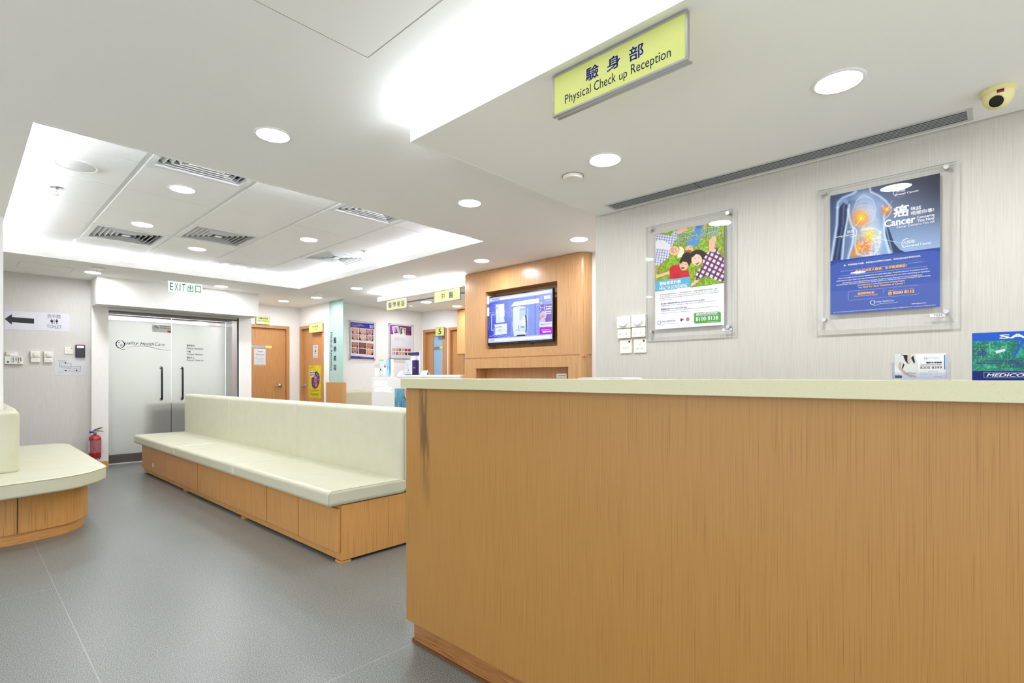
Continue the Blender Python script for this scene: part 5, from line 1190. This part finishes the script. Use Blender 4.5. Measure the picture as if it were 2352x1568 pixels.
for (lb, y_, w_, h_) in (('white tented card at the left of the leaflet holder on the white counter', 6.18, .11, .06), ('white tilted card standing right of the purple box on the white counter', 5.66, .145, .062)):
    t = thing('tent_card', lb, 'card', (4.24, y_, 1.178)); t.rotation_euler = (0, 0, -PI/2)
    b = MB(); b.poly([(0, 0, 0), (w_, 0, 0), (w_-.01, .035, h_), (.01, .035, h_)]); b.poly([(0, .07, 0), (w_, .07, 0), (w_-.01, .035, h_), (.01, .035, h_)]); b.poly([(0, 0, 0), (.01, .035, h_), (0, .07, 0)]); b.build('card', M_paper, t)

# =================================================================== FIRE EXTINGUISHER
t = thing('fire_extinguisher', 'red fire extinguisher hung low on the wall by the glass doors', 'fire extinguisher', (1.178, 8.205, .145))
R_ = .062
MB().lathe([(.001, 0), (.050, 0), (R_, .008), (R_, .245), (.058, .262), (.044, .277), (.022, .288), (.016, .290), (.016, .305), (.001, .305)], seg=40).build('cylinder', M_red, t, smooth=True)
b = MB(); n = 24
rl = R_+.0006
for k in range(n):
    a0, a1 = PI*1.12+PI*.92*k/n, PI*1.12+PI*.92*(k+1)/n
    b.poly([(rl*math.cos(a0), rl*math.sin(a0), .068), (rl*math.cos(a1), rl*math.sin(a1), .068), (rl*math.cos(a1), rl*math.sin(a1), .225), (rl*math.cos(a0), rl*math.sin(a0), .225)])
lab = noise_mix('extinguisher_label', [(120, 24, 34), (196, 130, 136)], (240, 240, 200), (.45, .56), .4, 2.0)
b.build('instruction_label', lab, t, smooth=True)
b = MB()
for k in range(7):
    a0, a1 = PI*.95+PI*.2*k/7, PI*.95+PI*.2*(k+1)/7
    b.poly([(rl*math.cos(a0), rl*math.sin(a0), .075), (rl*math.cos(a1), rl*math.sin(a1), .075), (rl*math.cos(a1), rl*math.sin(a1), .222), (rl*math.cos(a0), rl*math.sin(a0), .222)])
b.build('white_label', M_whitep, t)
b = MB(); b.cyl((0, 0, .302), (0, 0, .332), .016, seg=16); b.box(-.016, .02, -.011, .011, .322, .342); b.build('valve', M_alu, t)
MB().tube([(-.018, 0, .333), (.0, 0, .348), (.03, 0, .362), (.062, 0, .372), (.075, 0, .374)], [.009, .010, .008, .006, .004], 10).build('lever', M_black, t, smooth=True)
MB().tube([(.0, 0, .336), (.03, 0, .337), (.06, 0, .333), (.084, 0, .326)], [.008, .006, .005, .004], 10).build('handle', M_black, t, smooth=True)
MB().cyl((-.045, 0, .326), (-.012, 0, .326), .012, seg=14).build('nozzle', mat('blue_plastic', (20, 60, 190), .3), t, smooth=True)
MB().cyl((-.055, 0, .326), (-.045, 0, .326), .0135, seg=14).build('nozzle_tip', M_black, t, smooth=True)
MB().box(.015, .045, -.008, .004, .346, .354).build('safety_tag', mat('tag_yellow', (230, 226, 30), .4), t)
b = MB(); b.box(-.05, .05, .0, .075, -.006, .0); b.box(-.035, .035, .063, .075, 0, .2); b.cyl((-.04, -.03, -.012), (-.04, -.03, .0), .006, seg=8); b.cyl((.04, -.03, -.012), (.04, -.03, .0), .006, seg=8); b.build('wall_bracket', M_ink, t)

# =================================================================== CEILING THINGS
def downlight(x, y, z, label, r=.078, group='round ceiling downlights'):
    t = thing('ceiling_light', label, 'ceiling light', (x, y, z), group=group)
    MB().lathe([(r*.93, -.0005), (r*.98, -.005), (r*1.10, -.004), (r*1.15, -.0003), (r*1.12, .002), (r*.93, .002)], seg=48, cap=False).build('trim_ring', M_whitep, t, smooth=True)
    MB().lathe([(.001, -.0022), (r*.5, -.0020), (r*.94, -.0005)], seg=48, cap=False).build('diffuser', M_lamp, t, smooth=True)
    return t
proto = downlight(1.09, 2.67, ZM, 'large round ceiling light between the near access panel and the tiled recess')
def dl(x, y, z, label):
    c = copy_tree(proto); c.location = (x, y, z); c['label'] = label
for x, y, lb in ((2.456, 2.705, 'round ceiling light beyond the bulkhead corner and short of the tiled recess'),
                 (3.76, 2.71, 'round ceiling light above the rounded right corner of the oak TV cabinet'),
                 (3.757, 3.95, 'round ceiling light above the oak cabinet just left of the TV'),
                 (3.745, 5.20, 'round ceiling light above the hanging 中醫 sign'),
                 (3.757, 6.44, 'round ceiling light above and left of the hanging 醫學美容 sign'),
                 (3.769, 7.63, 'round ceiling light beside the smoke detector in front of the X-ray door'),
                 (3.58, 8.36, 'round ceiling light in front of the Chinese Medicine door'),
                 (2.43, 7.62, 'round ceiling light at the right of the EXIT sign'),
                 (1.085, 7.70, 'round ceiling light at the left corner of the entrance header')):
    dl(x, y, ZM, lb)
dl(2.242, 1.455, ZB, 'round light in the dropped ceiling between the reception sign and the long grille')
dl(2.244, .437, ZB, 'biggest round light, in the dropped ceiling near the camera dome')
dl(5.31, 7.26, ZM, 'round ceiling light between the number 5 sign and the magenta poster')
for x, y, lb in ((4.70, 6.12, 'round light seen under the far bulkhead between the two hanging signs'), (5.30, 6.13, 'round light under the far bulkhead above the number 5 sign')):
    dl(x, y, ZB, lb)
for x, y, lb in ((1.105, 4.26, 'round light in the tiled recess nearest the camera, beside the half hidden grille'), (1.12, 5.50, 'round light in the tiled recess next to the left grille'),
                 (1.725, 6.13, 'round light in the tiled recess farthest back, behind the middle grille'), (2.35, 4.92, 'round light in the tiled recess right of centre')):
    dl(x, y, ZT-.006, lb)
# lamps added out of view to even out the light, copies of the fittings
for x, y, z, lb in ((2.242, -.585, ZB, 'added fill light in the dropped ceiling, out of frame behind the camera'), (.2, -1.2, ZM, 'added ceiling fill light behind the viewer, left of the bulkhead'), (-1.2, 1.2, ZM, 'added ceiling fill light, unseen left of the viewer'), (-1.2, 3.9, ZM, 'added ceiling fill light, unseen left of the tiled recess'), (-1.2, 7.6, ZM, 'added ceiling fill light, unseen left of the pillar')):
    dl(x, y, z, lb)

def grille(x, y, w, h, label):
    """rectangular louvred air diffuser set in the tile grid; x,y lower corner"""
    t = thing('air_diffuser', label, 'air diffuser', (x+w/2, y+h/2, ZT-.006), group='louvred air diffusers')
    W2, H2 = w/2-.014, h/2-.006
    b = MB(); m_ = .038
    b.box(-W2, W2, -H2, -H2+m_, -.004, .01); b.box(-W2, W2, H2-m_, H2, -.004, .01); b.box(-W2, -W2+m_, -H2+m_, H2-m_, -.004, .01); b.box(W2-m_, W2, -H2+m_, H2-m_, -.004, .01)
    b.build('frame', M_grille, t)
    n = 6; ax, ay = W2-m_, H2-m_
    for k in range(n):
        f0 = 1-k/n*.86; f1 = f0-.09
        def R(f, z, f2=None): return [(-ax*f, -ay*f, z), (ax*f, -ay*f, z), (ax*f, ay*f, z), (-ax*f, ay*f, z)]
        A, B_ = R(f0-.025, .0), R(f0+.045 if k else f0, .032)
        b = MB()
        for i in range(4): b.poly([A[i], A[(i+1) % 4], B_[(i+1) % 4], B_[i]])
        A2 = [(p[0]*(1+.004/ax/f0), p[1]*(1+.004/ay/f0), p[2]-.0) for p in A]
        for i in range(4): b.poly([A[i], A[(i+1) % 4], A2[(i+1) % 4], A2[i]])
        b.build('louvre', M_grille, t)
    MB().box(-ax*.12, ax*.12, -ay*.12, ay*.12, .0, .004).build('centre_plate', M_grille, t)
    MB().box(-W2+.002, W2-.002, -H2+.002, H2-.002, .05, .056).build('dark_throat', M_dark, t)
    for (x0, x1, y0, y1) in ((-W2, -W2+.002, -H2, H2), (W2-.002, W2, -H2, H2), (-W2, W2, -H2, -H2+.002), (-W2, W2, H2-.002, H2)):
        pass
    return t
grille(.80, 5.765, .61, .61, 'louvred air diffuser at the far left of the tiled ceiling')
grille(1.41, 5.155, .61, .61, 'louvred air diffuser in the middle of the tiled ceiling')
grille(.80, 3.325, .61, .61, 'louvred air diffuser cut off by the near left edge of the recess')
grille(2.02, 3.325, .61, .61, 'louvred air diffuser cut off by the near right edge of the recess')
grille(2.63, 5.155, .61, .61, 'louvred air diffuser at the right of the tiled ceiling by the sprinkler')

def linear_grille(x0, x1, y0, y1, n, label, split=None):
    t = thing('linear_diffuser', label, 'air diffuser', ((x0+x1)/2, (y0+y1)/2, ZB)); w, h = (x1-x0)/2, (y1-y0)/2; m_ = .018
    b = MB(); b.box(-w, -w+m_, -h, h, -.003, .0); b.box(w-m_, w, -h, h, -.003, .0); b.box(-w+m_, w-m_, -h, -h+m_, -.003, .0); b.box(-w+m_, w-m_, h-m_, h, -.003, .0)
    b.build('frame', mat('grey_enamel', (196, 198, 196), .4), t)
    MB().box(-w+m_, w-m_, -h+m_, h-m_, -.0008, -.0003).build('dark_slot', M_dark, t)
    for k in range(n):
        c_ = -w+m_+(2*w-2*m_)*(k+1)/(n+1)
        MB().box(c_-.0022, c_+.0022, -h+m_, h-m_, -.0035, -.0008).build('blade', mat('blade_grey', (170, 172, 172), .4), t)
    if split is not None: MB().box(-w+m_, w-m_, split-.003, split+.003, -.0034, -.0009).build('joint', M_ink, t)
    return t
linear_grille(2.832, 2.968, .080, 1.845, 5, 'long narrow slotted air grille along the right wall', split=.30)
linear_grille(4.46, 4.56, 4.80, 6.36, 3, 'long narrow slotted air grille behind the two hanging signs')

def smoke(x, y, z, label, r=.055):
    t = thing('smoke_detector', label, 'smoke detector', (x, y, z), group='smoke detectors')
    MB().lathe([(r, 0), (r, -.008), (r*.86, -.018), (r*.4, -.022), (.001, -.022)], seg=36, cap=False).build('cover', M_white, t, smooth=True)
    MB().lathe([(r*1.08, 0), (r*1.1, -.003), (r, -.004)], seg=36, cap=False).build('base_ring', mat('detector_base', (170, 168, 160), .5), t, smooth=True)
smoke(2.305, 1.702, ZB, 'white detector disc in the dropped ceiling left of the long grille')
smoke(3.618, 7.245, ZM, 'white detector disc near the glass fin in the far ceiling')
smoke(1.083, 7.34, ZM, 'white detector disc in front of the entrance header')
t = thing('ceiling_speaker', 'round flat ceiling speaker in the left corner of the tiled recess', 'speaker', (.52, 4.265, ZT-.006))
MB().lathe([(.112, 0), (.114, -.005), (.106, -.009), (.098, -.007)], seg=48, cap=False).build('rim', M_whitep, t, smooth=True)
MB().lathe([(.099, -.006), (.06, -.012), (.001, -.014)], seg=48, cap=False).build('mesh_cover', M_grille, t, smooth=True)
def sprinkler(x, y, label):
    t = thing('sprinkler', label, 'sprinkler', (x, y, ZT-.006), group='ceiling sprinklers')
    MB().lathe([(.001, -.001), (.034, -.001), (.036, -.004), (.014, -.008), (.012, -.012), (.001, -.012)], seg=28).build('escutcheon', M_chrome, t, smooth=True)
    b = MB(); b.cyl((0, 0, -.01), (0, 0, -.03), .006, seg=12)
    for s in (-1, 1): b.tube([(0, 0, -.022), (s*.010, 0, -.03), (s*.010, 0, -.042), (0, 0, -.052)], .0022, 6)
    b.cyl((0, 0, -.052), (0, 0, -.054), .015, seg=18); b.build('head', M_chrome, t, smooth=True)
sprinkler(.485, 4.88, 'chrome sprinkler head at the left of the tiled ceiling')
sprinkler(2.97, 4.94, 'chrome sprinkler head at the right of the tiled ceiling')
t = thing('emergency_light', 'flat white emergency light fitting at the back of the tiled recess', 'emergency light', (2.14, 6.60, ZT-.0065))
MB().box(0, .40, 0, .14, -.012, 0).build('housing', M_whitep, t, bevel=.003)
for x_ in (.10, .30): MB().lathe([(.03, -.012), (.028, -.018), (.001, -.02)], (x_, .07, 0), 20, cap=False).build('lens', M_grille, t, smooth=True)
MB().cyl((.2, .05, -.012), (.2, .05, -.014), .004, seg=10).build('indicator', M_ink, t)

# dome camera
t = thing('security_camera', 'cream dome security camera with a black lens window at the end of the grille', 'camera', (2.726, .003, ZB))
MC = mat('aged_cream_plastic', (226, 218, 158), .4)
MB().lathe([(.001, 0), (.050, 0), (.052, -.003), (.052, -.016), (.049, -.019), (.001, -.019)], seg=48).build('base_ring', MC, t, smooth=True)
b = MB()
for k in range(40):
    a0 = 2*PI*k/40; c_, s_ = math.cos(a0), math.sin(a0); b.tube([(.0522*c_, .0522*s_, -.003), (.0522*c_, .0522*s_, -.016)], .0009, 4)
b.build('ribs', MC, t)
MB().lathe([(.048, -.018), (.047, -.032), (.042, -.047), (.033, -.060), (.018, -.069), (.001, -.072)], seg=48).build('dome', MC, t, smooth=True)
dr = Vector((-.70, .10, -.52)).normalized(); cc = Vector((0, 0, -.030))
b = MB(); b.cyl(cc+dr*.034, cc+dr*.0445, .0245, .0235, seg=36); b.build('lens_collar', MC, t, smooth=True)
b = MB(); b.cyl(cc+dr*.044, cc+dr*.0455, .0212, seg=36); b.build('lens_window', M_black, t)
v = Vector((-.85, -.12, 0)).normalized(); sd = Vector((0, 0, 1)).cross(v)
def plate(z0, z1, mt, nm, r=.0495):
    b = MB(); p = [v*r*1.03+sd*s+Vector((0, 0, z)) for s, z in ((-.010, z0), (.010, z0), (.010, z1), (-.010, z1))]; q_ = [x+v*.0012 for x in p]
    b.poly(q_); b.poly(p[::-1])
    for i in range(4): b.poly([p[i], p[(i+1) % 4], q_[(i+1) % 4], q_[i]])
    b.build(nm, mt, t)
plate(-.0255, -.019, M_ink, 'black_label', .047); plate(-.031, -.0255, mat('label_red2', (190, 20, 24), .4), 'red_label', .0465)

# ------------------------------------------------------------------- tidy
bpy.context.view_layer.update()
